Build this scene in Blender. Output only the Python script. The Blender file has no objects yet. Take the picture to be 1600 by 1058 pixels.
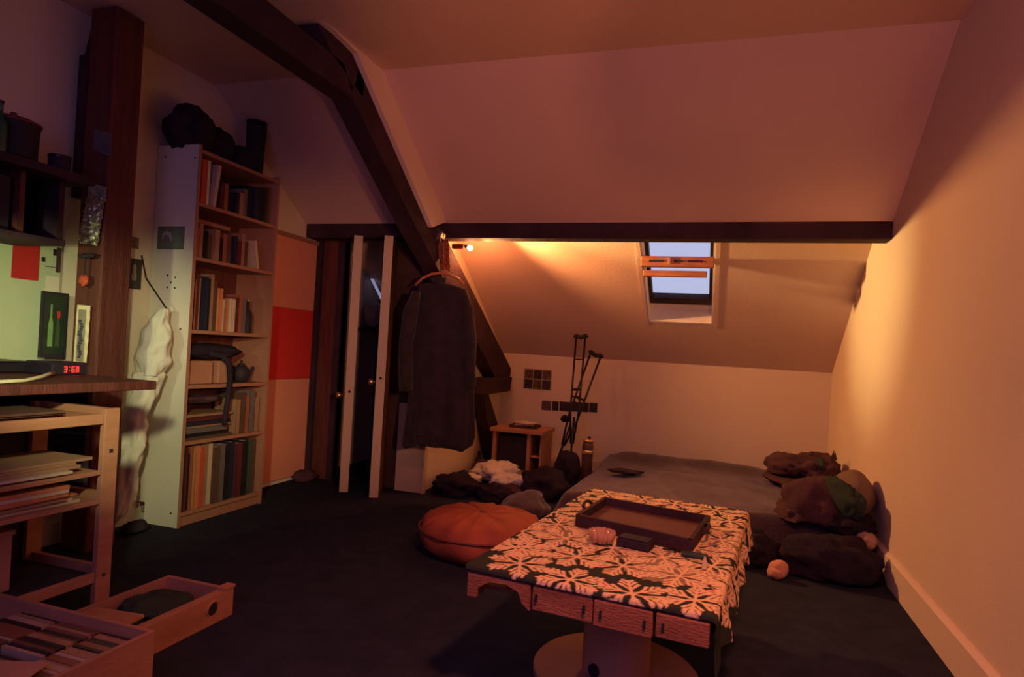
import bpy, bmesh, math, random
import numpy as np
from mathutils import Vector, Matrix, noise
C = bpy.context.scene.collection
PI = math.pi
# ------------------------------------------------------------------ camera
cam_data = bpy.data.cameras.new('camera'); cam = bpy.data.objects.new('camera', cam_data); C.objects.link(cam)
ax_r = Vector((0.9515, 0.3022, 0.0600)).normalized()
ax_f = Vector((-0.3032, 0.9529, -0.0012)).normalized()
ax_u = ax_r.cross(ax_f).normalized(); ax_r = ax_f.cross(ax_u).normalized()
M = Matrix((ax_r, ax_u, -ax_f)).transposed().to_4x4(); M.translation = Vector((0, 0, 1.03))
cam.matrix_world = M
cam_data.sensor_width = 36; cam_data.lens = 22.5
cam_data.shift_x = -0.0075; cam_data.shift_y = 0.0144
cam_data.clip_start = 0.02
bpy.context.scene.camera = cam
# ------------------------------------------------------------------ world, exposure
vs = bpy.context.scene.view_settings
vs.view_transform = 'Standard'; vs.look = 'None'; vs.gamma = 1; vs.use_curve_mapping = False; vs.exposure = 0
W = bpy.data.worlds.new('world'); bpy.context.scene.world = W; W.use_nodes = True
bg = W.node_tree.nodes['Background']; bg.inputs[0].default_value = (0.56, 0.58, 0.82, 1); bg.inputs[1].default_value = 1.0
# ------------------------------------------------------------------ lights
def light(name, typ, loc, energy, col, size=.1, aim=None, **kw):
    d = bpy.data.lights.new(name, typ); d.energy = energy; d.color = col
    if typ == 'AREA': d.size = size
    else: d.shadow_soft_size = size
    for k, v in kw.items(): setattr(d, k, v)
    o = bpy.data.objects.new(name, d); C.objects.link(o); o.location = loc
    if aim is not None: o.rotation_euler = (Vector(aim) - Vector(loc)).to_track_quat('-Z', 'Y').to_euler()
    return o
light('spot_lamp_beam', 'SPOT', (-1.70, 4.30, 1.750), 160, (1, .76, .28), .02, aim=(.846, 4.34, 1.58), spot_size=math.radians(45), spot_blend=1)
light('spot_lamp_spill', 'SPOT', (-1.70, 4.30, 1.752), 150, (1, .40, .125), .03, aim=(.846, 3.85, 1.30), spot_size=math.radians(128), spot_blend=.8)
light('spot_lamp_glow', 'POINT', (-1.76, 4.28, 1.700), 6.5, (1, .28, .08), .022)
light('ceiling_uplight', 'SPOT', (.45, .45, .80), 52, (1.0, .27, .11), .06, aim=(-.35, 3.0, 2.35), spot_size=math.radians(60), spot_blend=.6)
light('arc_shadow_light', 'SPOT', (.62, .20, .85), 62, (1.0, .27, .11), .02, aim=(-.20, 3.2, 2.32), spot_size=math.radians(60), spot_blend=.6)  # added second uplight, its beam partly cut by the unseen round blocker
light('shaded_lamp', 'SPOT', (.15, .85, 2.15), 125, (1.0, .27, .12), .10, aim=(-.36, 2.1, 0), spot_size=math.radians(80), spot_blend=.9)
light('door_fill', 'SPOT', (.55, .25, 1.25), 190, (1.0, .42, .22), .08, aim=(-2.68, 3.95, 1.0), spot_size=math.radians(32), spot_blend=.9)  # added warm fill aimed at the left doors; no lamp stands here
light('reading_lamp', 'SPOT', (-.95, .65, 1.30), 105, (1.0, .98, .50), .04, aim=(-2.90, 2.62, .62), spot_size=math.radians(40), spot_blend=.9)
light('desk_lamp_light', 'SPOT', (-2.40, 1.35, 1.25), 14, (.84, 1.0, .42), .03, aim=(-2.92, 2.12, 1.10), spot_size=math.radians(62), spot_blend=.7)
light('added_blue_fill', 'AREA', (-.6, -.9, 1.7), 12, (.42, .30, 1.0), 1.6, aim=(-.8, 3, .8))  # added bluish fill that lifts the dark areas, without a source of its own

# ------------------------------------------------------------------ materials
def mat(name, col, rough=.8, spec=.3, var=0., scale=8., bump=0., bscale=60., metal=0., alpha=1., trans=0., emit=None, es=0., col2=None, wood=False, stretch=(1,1,1), sheen=0.):
    m = bpy.data.materials.new(name); m.use_nodes = True
    nt = m.node_tree; b = nt.nodes['Principled BSDF']
    b.inputs['Roughness'].default_value = rough; b.inputs['Specular IOR Level'].default_value = spec
    b.inputs['Metallic'].default_value = metal; b.inputs['Transmission Weight'].default_value = trans
    b.inputs['Alpha'].default_value = alpha
    if sheen: b.inputs['Sheen Weight'].default_value = sheen
    c = (*col, 1); c2 = (*(col2 or tuple(x * (1 - var) for x in col)), 1)
    tc = nt.nodes.new('ShaderNodeTexCoord'); mp = nt.nodes.new('ShaderNodeMapping'); nt.links.new(tc.outputs['Object'], mp.inputs[0])
    mp.inputs['Scale'].default_value = stretch
    n = nt.nodes.new('ShaderNodeTexNoise'); n.inputs['Scale'].default_value = scale; n.inputs['Detail'].default_value = 6
    nt.links.new(mp.outputs[0], n.inputs['Vector'])
    r = nt.nodes.new('ShaderNodeValToRGB'); r.color_ramp.elements[0].position = .3; r.color_ramp.elements[1].position = .7
    r.color_ramp.elements[0].color = c2; r.color_ramp.elements[1].color = c
    nt.links.new(n.outputs['Fac'], r.inputs[0]); nt.links.new(r.outputs[0], b.inputs['Base Color'])
    if bump:
        n2 = nt.nodes.new('ShaderNodeTexNoise'); n2.inputs['Scale'].default_value = bscale; n2.inputs['Detail'].default_value = 4
        nt.links.new(mp.outputs[0], n2.inputs['Vector'])
        bp = nt.nodes.new('ShaderNodeBump'); bp.inputs['Strength'].default_value = bump; bp.inputs['Distance'].default_value = .01
        nt.links.new(n2.outputs['Fac'], bp.inputs['Height']); nt.links.new(bp.outputs[0], b.inputs['Normal'])
    if emit: b.inputs['Emission Color'].default_value = (*emit, 1); b.inputs['Emission Strength'].default_value = es
    return m
WALL = mat('cream_plaster', (.80, .66, .52), .9, .15, .05, 2.5, .12, 90)
CEIL = mat('ceiling_plaster', (.74, .55, .45), .9, .12, .06, 2, .12, 80)
CARPET = mat('dark_carpet', (.038, .042, .068), 1, .03, .3, 9, .5, 250)
DARKWOOD = mat('dark_beam_wood', (.060, .030, .042), .75, .2, .45, 5, .5, 30, stretch=(1, 1, 1))
REDWOOD = mat('red_brown_wood', (.16, .045, .035), .6, .3, .45, 6, .4, 30, stretch=(6, 6, .6))
PINE = mat('pine_wood', (.52, .24, .13), .6, .3, .25, 4, .15, 40, stretch=(1, 1, 5))
PALLETW = mat('pallet_wood', (.45, .17, .10), .85, .15, .4, 6, .4, 45, stretch=(1.2, 5, 5))
PLY = mat('plywood', (.52, .25, .16), .8, .2, .25, 5, .15, 40)
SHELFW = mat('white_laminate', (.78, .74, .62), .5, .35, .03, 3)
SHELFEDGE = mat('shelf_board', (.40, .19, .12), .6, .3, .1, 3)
WHITEPAINT = mat('white_gloss_paint', (.60, .44, .27), .5, .35, .04, 3)
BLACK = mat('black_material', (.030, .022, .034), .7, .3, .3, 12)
BLACKCLOTH = mat('black_cloth', (.038, .026, .040), .95, .1, .4, 12, .6, 50)
DARKMETAL = mat('dark_metal', (.03, .025, .03), .4, .5, .1, 8, metal=.6)
GREYBROWN = mat('grey_brown_blanket', (.085, .048, .064), .95, .1, .35, 7, .35, 60, sheen=.3)
ORANGECLOTH = mat('rust_leather', (.50, .12, .06), .7, .3, .35, 7, .4, 30)
ORANGEPAINT = mat('orange_paint', (.90, .34, .22), .7, .25, .05, 4)
REDPAINT = mat('red_paint', (.80, .045, .04), .6, .3, .05, 4)
WHITECLOTH = mat('white_cotton', (.80, .74, .62), .95, .1, .08, 8, .5, 40)
PAPER = mat('paper', (.78, .68, .55), .9, .1, .06, 9)
GREENBOARD = mat('pale_green_board', (.55, .60, .40), .8, .2, .08, 6)
GREENCLOTH = mat('dark_green_cloth', (.050, .070, .050), .95, .1, .3, 9, .5, 30)
BROWNCLOTH = mat('brown_cloth', (.105, .050, .058), .95, .1, .35, 8, .6, 24)
TANCLOTH = mat('tan_cloth', (.26, .17, .13), .95, .1, .2, 8, .5, 24)
GLASS = mat('clear_glass', (.95, .97, 1), .03, .5, 0, trans=1.)
GREENGLASS = mat('green_glass', (.25, .55, .25), .1, .5, 0)
SILVER = mat('crinkled_foil', (.75, .68, .50), .32, .5, .5, 30, 1.0, 35, metal=.75)
BRASS = mat('brass_metal', (.9, .62, .25), .3, .5, .1, 10, metal=.9)
BULB = mat('lit_bulb', (1, .8, .5), .3, .3, emit=(1, .75, .35), es=60)
LED = mat('red_digits', (.8, .05, .03), .4, .3, emit=(1, .04, .03), es=1.3)
SLIT = mat('daylight_glass', (.5, .55, .8), .2, .3, emit=(.36, .36, .62), es=.55)
CREAM = mat('cream_print', (.70, .58, .42), .85, .2, .1, 15)

# ------------------------------------------------------------------ mesh helpers
class MB:
    def __init__(s): s.bm = bmesh.new()
    def box(s, a, b, bev=0, rot=None, cen=None):
        x0, y0, z0 = a; x1, y1, z1 = b
        r = bmesh.ops.create_cube(s.bm, size=1)
        vs_ = r['verts']
        c = Vector(((x0+x1)/2, (y0+y1)/2, (z0+z1)/2)); sz = Vector((abs(x1-x0), abs(y1-y0), abs(z1-z0)))
        for v in vs_: v.co = Vector((v.co.x*sz.x, v.co.y*sz.y, v.co.z*sz.z))
        if bev:
            es = list({e for v in vs_ for e in v.link_edges})
            rr = bmesh.ops.bevel(s.bm, geom=es, offset=bev, segments=2, affect='EDGES', profile=.5)
            vs_ = list({v for f in rr['faces'] for v in f.verts} | {v for v in vs_ if v.is_valid})
        if rot is not None:
            pv = Vector(cen) - c if cen else Vector((0,0,0))
            for v in vs_: v.co = rot @ (v.co - pv) + pv
        for v in vs_: v.co += c
        return vs_
    def poly(s, pts): 
        return s.bm.faces.new([s.bm.verts.new(p) for p in pts])
    def prism(s, pts, d):
        d = Vector(d); a = [s.bm.verts.new(p) for p in pts]; b = [s.bm.verts.new(Vector(p)+d) for p in pts]
        n = len(a); s.bm.faces.new(a[::-1]); s.bm.faces.new(b)
        for i in range(n): s.bm.faces.new((a[i], a[(i+1) % n], b[(i+1) % n], b[i]))
    def loft(s, rings, cap=True, closed=True):
        R_ = [[s.bm.verts.new(p) for p in r] for r in rings]
        for i in range(len(R_)-1):
            n = len(R_[i])
            for j in range(n if closed else n-1):
                s.bm.faces.new((R_[i][j], R_[i][(j+1) % n], R_[i+1][(j+1) % n], R_[i+1][j]))
        if cap: s.bm.faces.new(R_[0][::-1]); s.bm.faces.new(R_[-1])
    def tube(s, pts, r, n=10, cap=True):
        pts = [Vector(p) for p in pts]; rs = r if isinstance(r, (list, tuple)) else [r]*len(pts)
        rings = []
        up = None
        for i, p in enumerate(pts):
            t = (pts[min(i+1, len(pts)-1)] - pts[max(i-1, 0)]).normalized()
            if up is None: up = Vector((0,0,1)) if abs(t.z) < .9 else Vector((1,0,0))
            a = t.cross(up).normalized(); b = a.cross(t).normalized(); up = b
            rings.append([p + (a*math.cos(2*PI*k/n) + b*math.sin(2*PI*k/n))*rs[i] for k in range(n)])
        s.loft(rings, cap)
    def lathe(s, prof, c=(0,0,0), n=32):
        c = Vector(c)
        rings = [[c + Vector((r*math.cos(2*PI*k/n), r*math.sin(2*PI*k/n), z)) for k in range(n)] for r, z in prof]
        s.loft(rings, True)
    def build(s, name, m, parent=None, smooth=False, cat=None, label=None, group=None, kind=None):
        bmesh.ops.recalc_face_normals(s.bm, faces=s.bm.faces)
        me = bpy.data.meshes.new(name); s.bm.to_mesh(me); s.bm.free()
        if smooth:
            for p in me.polygons: p.use_smooth = True
        for mm in (m if isinstance(m, list) else [m]): me.materials.append(mm)
        o = bpy.data.objects.new(name, me); C.objects.link(o)
        if parent is not None: o.parent = parent; o.matrix_parent_inverse = parent.matrix_basis.inverted()
        tag(o, cat, label, group, kind)
        return o
def tag(o, cat=None, label=None, group=None, kind=None):
    if cat: o['category'] = cat
    if label: o['label'] = label
    if group: o['group'] = group
    if kind: o['kind'] = kind
def thing(name, loc, cat, label, group=None, kind=None):
    o = bpy.data.objects.new(name, None); C.objects.link(o); o.location = loc
    tag(o, cat, label, group, kind); return o
def bx(name, a, b, m, parent=None, bev=0, **k):
    q = MB(); q.box(a, b, bev); return q.build(name, m, parent, **k)
def cylb(name, c, r, h, m, parent=None, n=24, **k):
    q = MB(); q.lathe([(r, 0), (r, h)], c, n); return q.build(name, m, parent, smooth=False, **k)
def RZ(a): return Matrix.Rotation(a, 3, 'Z')
def RX(a): return Matrix.Rotation(a, 3, 'X')
def RY(a): return Matrix.Rotation(a, 3, 'Y')
def blob(name, c, rad, m, parent=None, seed=0, amp=.18, freq=3., flat=0., res=4, rot=0, floor=None, power=1., folds=0., **k):
    """a soft lumpy cloth or cushion shape: displaced ellipsoid with folds, flattened on what carries it"""
    bm = bmesh.new(); bmesh.ops.create_icosphere(bm, subdivisions=res, radius=1)
    so = Vector((seed*7.3, seed*3.1, seed*1.7)); c = Vector(c); Rm = RZ(rot)
    for v in bm.verts:
        p = v.co.copy()
        if power != 1: p = Vector([math.copysign(abs(q)**power, q) for q in p])
        d = noise.noise(p*freq*.6 + so)*amp*1.4 + noise.noise(p*freq*1.7 + so)*amp*.5
        if folds: d += folds*(abs(noise.noise(Vector((p.x*freq*1.5, p.y*freq*3.4, p.z*freq)) + so)) - .2)
        p *= 1 + d
        p = Rm @ Vector((p.x*rad[0], p.y*rad[1], p.z*rad[2]))
        v.co = p + c
        if floor is not None and v.co.z < floor: v.co.z = floor + max(0, (v.co.z-floor))*.0
    me = bpy.data.meshes.new(name); bm.to_mesh(me); bm.free()
    for p in me.polygons: p.use_smooth = True
    me.materials.append(m); o = bpy.data.objects.new(name, me); C.objects.link(o)
    if parent is not None: o.parent = parent; o.matrix_parent_inverse = parent.matrix_basis.inverted()
    tag(o, k.get('cat'), k.get('label'), k.get('group'), k.get('kind')); return o

# ------------------------------------------------------------------ the room
XR, XL, XA = .846, -2.955, -1.985          # right wall, left wall, alcove side wall behind the truss
def zlow(y): return 1.015 + .667*(5.72 - y)
def zup(y): return 1.876 + .667*(3.962 - y)
ZF = 2.50; YF = 3.962 - (ZF-1.876)/.667
S = dict(kind='structure')
bx('floor', (XL-.3, -1.3, -.06), (XR+.1, 6.0, 0), CARPET, cat='floor', label='dark charcoal carpet covering the attic floor', **S)
q = MB(); q.box((XR, -1.3, -.05), (XR+.08, 6.0, 3.0)); q.build('wall_right', WALL, cat='wall', label='plain cream plaster wall with pale skirting at its foot', **S)
# knee wall
q = MB(); q.prism([(XL-.2, 5.72, -.05), (XR+.05, 5.72, -.05), (XR+.05, 5.72, 1.035), (XL-.2, 5.72, 1.035)], (0, .08, 0))
q.build('wall_back', WALL, cat='wall', label='low plaster knee wall under the sloping ceiling behind the bed', **S)
q = MB(); q.box((XL-.08, -1.3, -.05), (XL, 5.8, 3.0)); q.build('wall_left', WALL, cat='wall', label='plaster wall behind the tall bookcase', **S)
q = MB(); q.box((XL-.2, -1.38, -.05), (XR+.1, -1.3, 3.0)); q.build('wall_front', WALL, cat='wall', label='plaster wall closing the attic behind the viewer', **S)
# alcove side wall (below the purlin, behind the truss)
q = MB(); q.prism([(XA, 4.20, 0), (XA, 5.72, 0), (XA, 5.72, zlow(5.72)), (XA, 4.20, zlow(4.20))], (-.06, 0, 0))
q.build('wall_alcove', WALL, cat='wall', label='side wall of the bed alcove behind the leaning timber truss', **S)
# infill of wall between rafter and upper slope
q = MB(); q.prism([(-1.83, 2.50, 2.499), (-1.83, 2.78, 2.478), (-1.83, 3.74, 1.800), (-1.83, 3.962, zup(3.962)+.01), (-1.83, YF, ZF)], (-.075, 0, 0))
q.build('wall_truss_infill', WALL, cat='wall', label='narrow plaster strip between the dark rafter and upper slope', **S)
# lower slope with the skylight opening
WX0, WX1 = -.600, -.092; WYa, WYb = 4.30, 5.232     # opening (y range along the slope)
def slope_piece(mb, x0, x1, y0, y1, t=.10):
    n = Vector((0, .667, 1)).normalized()*t
    P = [Vector((x0, y0, zlow(y0))), Vector((x1, y0, zlow(y0))), Vector((x1, y1, zlow(y1))), Vector((x0, y1, zlow(y1)))]
    mb.prism(P, n)
q = MB()
slope_piece(q, XL-.1, WX0, 4.12, 5.80); slope_piece(q, WX1, XR+.05, 4.12, 5.80)
slope_piece(q, WX0, WX1, 4.12, WYa); slope_piece(q, WX0, WX1, WYb, 5.80)
q.build('ceiling_lower', CEIL, cat='ceiling', label='lower sloping ceiling around the roof window', **S)
q = MB()
q.prism([(XL-.1, 3.99, zup(3.99)), (XR+.05, 3.99, zup(3.99)), (XR+.05, YF, ZF), (XL-.1, YF, ZF)], (0, .03, .06))
q.build('ceiling_upper', CEIL, cat='ceiling', label='upper sloping ceiling above the dark purlin', **S)
bx('ceiling_flat', (XL-.1, -1.35, ZF), (XR+.05, YF+.05, ZF+.06), CEIL, cat='ceiling', label='flat strip of ceiling along the top of the slope', **S)
q = MB(); q.prism([(XL-.1, 4.10, 1.85), (XR+.05, 4.10, 1.85), (XR+.05, 4.16, zlow(4.16)+.1), (XL-.1, 4.16, zlow(4.16)+.1)], (0, .04, 0))
q.build('trim_purlin_riser', CEIL, cat='trim', label='boarding above the purlin closing the step in the ceiling', **S)
# skirting
q = MB(); q.prism([(XR-.022, -1.3, 0), (XR, -1.3, 0), (XR, -1.3, .145), (XR-.008, -1.3, .145), (XR-.022, -1.3, .132)], (0, 7.0, 0))
q.build('baseboard_right', WALL, cat='skirting', label='pale skirting board along the foot of the right wall', **S)
q = MB(); q.prism([(XA+.001, 5.72, 0), (XA+.001, 5.705, 0), (XA+.001, 5.705, .1), (XA+.001, 5.72, .1)], (XR-XA-.03, 0, 0))
q.build('baseboard_back', WALL, cat='skirting', label='pale skirting board along the low back wall', **S)
bx('baseboard_left', (XL, -1.3, 0), (XL+.015, 2.64, .1), WALL, cat='skirting', label='skirting board along the wall beside the bookcase', **S)

# purlin
q = MB(); q.box((-3.02+.07, 3.965, 1.775), (XR, 4.10, 1.880), .006)
q.build('purlin_beam', DARKWOOD, cat='beam', label='long dark horizontal beam crossing the room above the bed alcove', **S)

# skylight: window_1
win = thing('window_1', (0, 0, 0), 'window', 'roof window with pine top bar set in the sloping ceiling', **S)
n_ = Vector((0, .667, 1)).normalized(); s_ = Vector((0, 1, -.667)).normalized()
def sp(x, y, t): return Vector((x, y, zlow(y))) + n_*t     # point on the slope, t above the plaster
def sbox(mb, x0, x1, y0, y1, t0, t1):
    P = [sp(x0, y0, t0), sp(x1, y0, t0), sp(x1, y1, t0), sp(x0, y1, t0)]
    mb.prism(P, n_*(t1-t0))
REVEAL = mat('reveal_paint', (.80, .76, .74), .7, .2, .03, 4)
q = MB()
sbox(q, WX0-.004, WX0+.014, WYa, WYb, -.002, .20); sbox(q, WX1-.014, WX1+.004, WYa, WYb, -.002, .20)
sbox(q, WX0, WX1, WYb-.012, WYb+.006, -.002, .20)
q.build('window_reveal', REVEAL, win)
q = MB(); sbox(q, WX0-.03, WX0, WYa, WYb+.02, -.006, .004); sbox(q, WX1, WX1+.03, WYa, WYb+.02, -.006, .004)
q.build('window_casing', CEIL, win)
SASH = mat('dark_sash', (.045, .022, .025), .5, .3, .3, 8)
for a in ((WX0+.014, WX0+.040, WYa, WYb-.10), (WX1-.040, WX1-.014, WYa, WYb-.10)):
    q = MB(); sbox(q, a[0], a[1], a[2], a[3], .10, .15); q.build('sash_stile', SASH, win)
q = MB(); sbox(q, WX0+.014, WX1-.014, WYb-.16, WYb-.10, .095, .15); q.build('sash_rail', SASH, win)
q = MB(); sbox(q, WX0+.03, WX1-.03, WYa, WYb-.12, .125, .131); q.build('window_pane', GLASS, win)
q = MB(); sbox(q, WX0+.012, WX1-.012, WYb-.10, WYb-.01, .13, .16); q.build('window_sill', REVEAL, win)
WINWOOD = mat('varnished_window_wood', (.52, .17, .07), .45, .4, .35, 9, .1, 30, stretch=(1, 6, 6))
q = MB(); q.box((WX0+.012, 4.50, 1.680), (WX1-.004, 4.545, 1.755), .006); bar = q.build('ventilation_bar', WINWOOD, win)
q = MB(); q.box((WX0+.025, 4.56, 1.622), (WX1-.05, 4.60, 1.664), .004); q.build('lower_bar', WINWOOD, win)
q = MB()
for x0, x1 in ((-.53, -.43), (-.36, -.30), (-.27, -.17)): q.box((x0, 4.4965, 1.713), (x1, 4.5, 1.727))
q.build('vent_slot', BLACK, bar)
q = MB(); q.box((-.395, 4.49, 1.70), (-.385, 4.50, 1.745)); q.build('bar_catch', BRASS, bar)

# timber truss
tr = thing('roof_truss', (-1.9, 4.0, 0), 'truss', 'dark leaning timber truss with collar beam and lower strut', **S)
XT0, XT1 = -1.985, -1.86
def tmem(name, pts, x0=XT0, x1=XT1, m=DARKWOOD):
    q = MB(); q.prism([(x1, y, z) for y, z in pts], (x0-x1, 0, 0))
    bmesh.ops.bevel(q.bm, geom=list(q.bm.edges), offset=.004, segments=1, affect='EDGES')
    return q.build(name, m, tr)
tmem('principal_rafter', [(2.80, 2.27), (2.86, 2.49), (2.93, 2.49), (4.0, 1.80), (5.62, .875), (5.57, .68), (5.38, .70), (3.60, 1.75)])
tmem('upper_rafter', [(2.5, 2.49), (2.62, 2.492), (2.92, 2.492), (2.90, 2.30), (2.64, 2.39)])
tmem('collar_beam', [(-.9, 2.24), (2.82, 2.265), (2.72, 2.40), (-.9, 2.455)])
tmem('tie_stub', [(4.96, .80), (4.96, .665), (5.57, .672), (5.60, .80)], -1.98, -1.84)
tmem('strut', [(4.95, .67), (5.08, .67), (5.48, .28), (5.44, .02), (5.36, .02), (5.22, .25)], -1.975, -1.87)

# partition with the cupboard doors
YP = 4.12
q = MB()
q.box((-2.32, YP, 0), (-1.985, YP+.05, 1.79))
q.build('wall_partition', mat('dark_partition', (.085, .04, .035), .7, .2, .3, 6), cat='wall', label='boarded partition under the purlin beside the open cupboard', **S)
part_board = thing('cupboard_side_board', (-2.1, YP-.02, 0), 'board', 'pale painted board at the foot of the partition under the coat')
bx('board_face', (-2.175, YP-.035, 0.0), (-1.962, YP-.002, .62), WHITEPAINT, part_board, .003)
bx('board_edge', (-1.965, YP-.045, 0.0), (-1.945, YP-.002, .70), WHITEPAINT, part_board, .003)
q = MB(); q.box((XL+.002, YP, 0), (-2.70, YP+.05, 1.79)); q.build('trim_1', REDWOOD, cat='trim', label='maroon boarding between painted door and cupboard', **S)
q = MB(); q.box((XL+.002, YP-.03, 0), (XL+.06, YP+.03, 1.775)); q.box((-2.745, YP-.03, 0), (-2.70, YP+.03, 1.775))
q.build('trim_2', DARKWOOD, cat='trim', label='dark upright posts framing the maroon boarding', **S)
# above the beam, left: board up to the slope is the slope itself
def leaf(name, hx, hy, tx, ty, ztop, label, knobz):
    t = thing(name, (hx, hy, 0), 'door', label, **S)
    d = Vector((tx-hx, ty-hy, 0)); L = d.length; d.normalize(); nn = Vector((d.y, -d.x, 0))   # nn to the right (+x)
    w = .058
    q = MB(); P = Vector((hx, hy, .012))
    q.prism([P-nn*w/2, P+nn*w/2, P+nn*w/2+d*L, P-nn*w/2+d*L], (0, 0, ztop-.012))
    q.build('door_leaf', DOORFACE, t)
    q = MB(); P = Vector((hx, hy, .012)) + d*L
    q.prism([P-nn*w/2, P+nn*w/2, P+nn*w/2+d*.006, P-nn*w/2+d*.006], (0, 0, ztop-.012)); q.build('door_edge', WHITEPAINT, t)
    q = MB(); K = Vector((hx, hy, knobz)) + d*(L-.05)
    q.tube([K+nn*w/2, K+nn*(w/2+.02), K+nn*(w/2+.03), K+nn*(w/2+.05), K+nn*(w/2+.055)], [.008, .008, .02, .02, .008], 14)
    q.build('door_knob', BRASS, t, smooth=True)
    q = MB(); K = Vector((hx, hy, knobz+.03)) + d*(L+.006)
    q.tube([K, K+d*.004], .009, 12); q.build('latch_hole', BLACK, t)
    return t
DOORFACE = mat('door_face_paint', (.10, .04, .04), .6, .3, .2, 5)
leaf('door_1', -2.60, 4.10, -2.405, 3.80, 1.757, 'left of the two narrow open cupboard doors seen edge-on', .665)
leaf('door_2', -2.30, 4.10, -2.152, 3.765, 1.750, 'right of the two narrow open cupboard doors, beside the hanging coat', .775)
# dark inside of cupboard
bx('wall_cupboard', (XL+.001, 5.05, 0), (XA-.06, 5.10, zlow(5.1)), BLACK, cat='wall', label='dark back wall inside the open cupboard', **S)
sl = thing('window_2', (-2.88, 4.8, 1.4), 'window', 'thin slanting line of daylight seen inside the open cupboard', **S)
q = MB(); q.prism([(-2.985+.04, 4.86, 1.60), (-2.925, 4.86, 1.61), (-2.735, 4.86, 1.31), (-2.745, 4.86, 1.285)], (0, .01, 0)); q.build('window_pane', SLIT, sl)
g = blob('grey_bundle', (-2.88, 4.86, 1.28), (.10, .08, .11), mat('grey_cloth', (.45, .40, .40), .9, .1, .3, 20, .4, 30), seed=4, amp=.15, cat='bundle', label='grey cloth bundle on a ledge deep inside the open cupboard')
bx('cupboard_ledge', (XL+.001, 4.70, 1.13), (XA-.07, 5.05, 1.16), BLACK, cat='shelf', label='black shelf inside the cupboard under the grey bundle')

# painted door on the left wall
pd = thing('door_3', (XL, 3.75, 0), 'door', 'orange door with a broad red band between bookcase and cupboard', **S)
YD0, YD1 = 3.40, 4.085
for nm, z0, z1, m in (('upper_panel', 1.246, 1.735, ORANGEPAINT), ('red_band', .745, 1.243, REDPAINT), ('lower_panel', .035, .742, ORANGEPAINT)):
    bx(nm, (XL+.003, YD0, z0), (XL+.022 + (.0008 if nm == 'red_band' else 0), YD1, z1), m, pd, 0)
bx('door_casing', (XL+.002, YD0-.03, 1.735), (XL+.034, YD1+.03, 1.765), SHELFEDGE, pd, .003)

# ------------------------------------------------------------------ tall bookcase on the left wall
XF, Y0, Y1, HB = -2.674, 2.669, 3.312, 2.02
bc = thing('bookcase', (-2.81, 2.99, 0), 'bookcase', 'tall narrow white bookcase with six crowded shelves standing against the left wall')
T = .018
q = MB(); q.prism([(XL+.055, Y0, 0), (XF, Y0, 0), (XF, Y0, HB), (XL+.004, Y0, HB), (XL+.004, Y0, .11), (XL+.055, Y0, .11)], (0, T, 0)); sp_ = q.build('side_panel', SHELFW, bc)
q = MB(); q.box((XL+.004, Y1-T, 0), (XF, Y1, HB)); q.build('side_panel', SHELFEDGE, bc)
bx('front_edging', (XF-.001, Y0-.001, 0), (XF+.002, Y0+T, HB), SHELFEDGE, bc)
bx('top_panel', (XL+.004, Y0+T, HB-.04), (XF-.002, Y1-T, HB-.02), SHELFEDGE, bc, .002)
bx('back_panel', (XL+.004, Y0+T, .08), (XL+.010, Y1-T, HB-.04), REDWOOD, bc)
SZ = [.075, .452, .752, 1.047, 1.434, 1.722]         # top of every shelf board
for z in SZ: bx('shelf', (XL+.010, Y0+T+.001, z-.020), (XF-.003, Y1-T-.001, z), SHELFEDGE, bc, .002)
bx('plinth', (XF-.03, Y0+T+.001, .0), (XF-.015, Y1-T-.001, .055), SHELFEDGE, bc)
for x, z in ((-2.836,1.327),(-2.783,1.318),(-2.812,1.29),(-2.833,1.263),(-2.783,1.261),(-2.729,1.046),(-2.72,.074),(-2.70,1.95),(-2.9,1.96)):
    q = MB(); q.tube([(x, Y0-.0008, z), (x, Y0+.002, z)], .0055, 10); q.build('screw_hole', BLACK, sp_)
rnd = random.Random(5)
BOOKM = {}
def bookmat(nm, c):
    if nm not in BOOKM: BOOKM[nm] = mat('book_' + nm, c, .75, .2, .15, 20)
    return BOOKM[nm]
COL = {'black': (.02,.016,.02), 'maroon': (.12,.025,.03), 'red': (.62,.09,.05), 'white': (.75,.70,.55), 'cream': (.62,.48,.34), 'tan': (.36,.20,.12),
       'brown': (.12,.065,.045), 'navy': (.025,.025,.05), 'grey': (.16,.13,.13), 'orange': (.62,.22,.10), 'rust': (.33,.11,.06), 'green': (.05,.09,.06)}
ORD = ['first', 'second', 'third', 'fourth', 'fifth', 'sixth', 'seventh', 'eighth', 'ninth', 'tenth', 'eleventh', 'twelfth', 'thirteenth', 'fourteenth', 'fifteenth', 'sixteenth']
def book(y, z, th, h, col, label, group, depth=.16, lean=0., inset=.02):
    """a book standing on a shelf, spine to the room; cover and page block"""
    t = thing('book', (XF-inset, y, z), 'book', label, group)
    m = bookmat(col, COL[col]); xf = -.0; d = depth
    q = MB()
    q.box((-d, 0, 0), (xf, .0018, h)); q.box((-d, th-.0018, 0), (xf, th, h)); q.box((-.003, 0, 0), (xf+.001, th, h), .0008)
    cv = q.build('cover', m); cv.parent = t
    q = MB(); q.box((-d+.004, .0019, .003), (-.0035, th-.0019, h-.003)); pg = q.build('page_block', PAPER); pg.parent = t
    if lean: t.rotation_euler = (lean, 0, 0); 
    return t
def row(z, shelfname, group, spec):
    y = None
    for i, (yy, th, h, col, lean) in enumerate(spec):
        book(yy, z+.0008, th, h, col, f'{col}-spined book, {ORD[i]} from the left on the {shelfname}', group, depth=.15 + .03*((i*7) % 3)/2, lean=lean, inset=.012+.006*((i*5) % 4))
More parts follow.
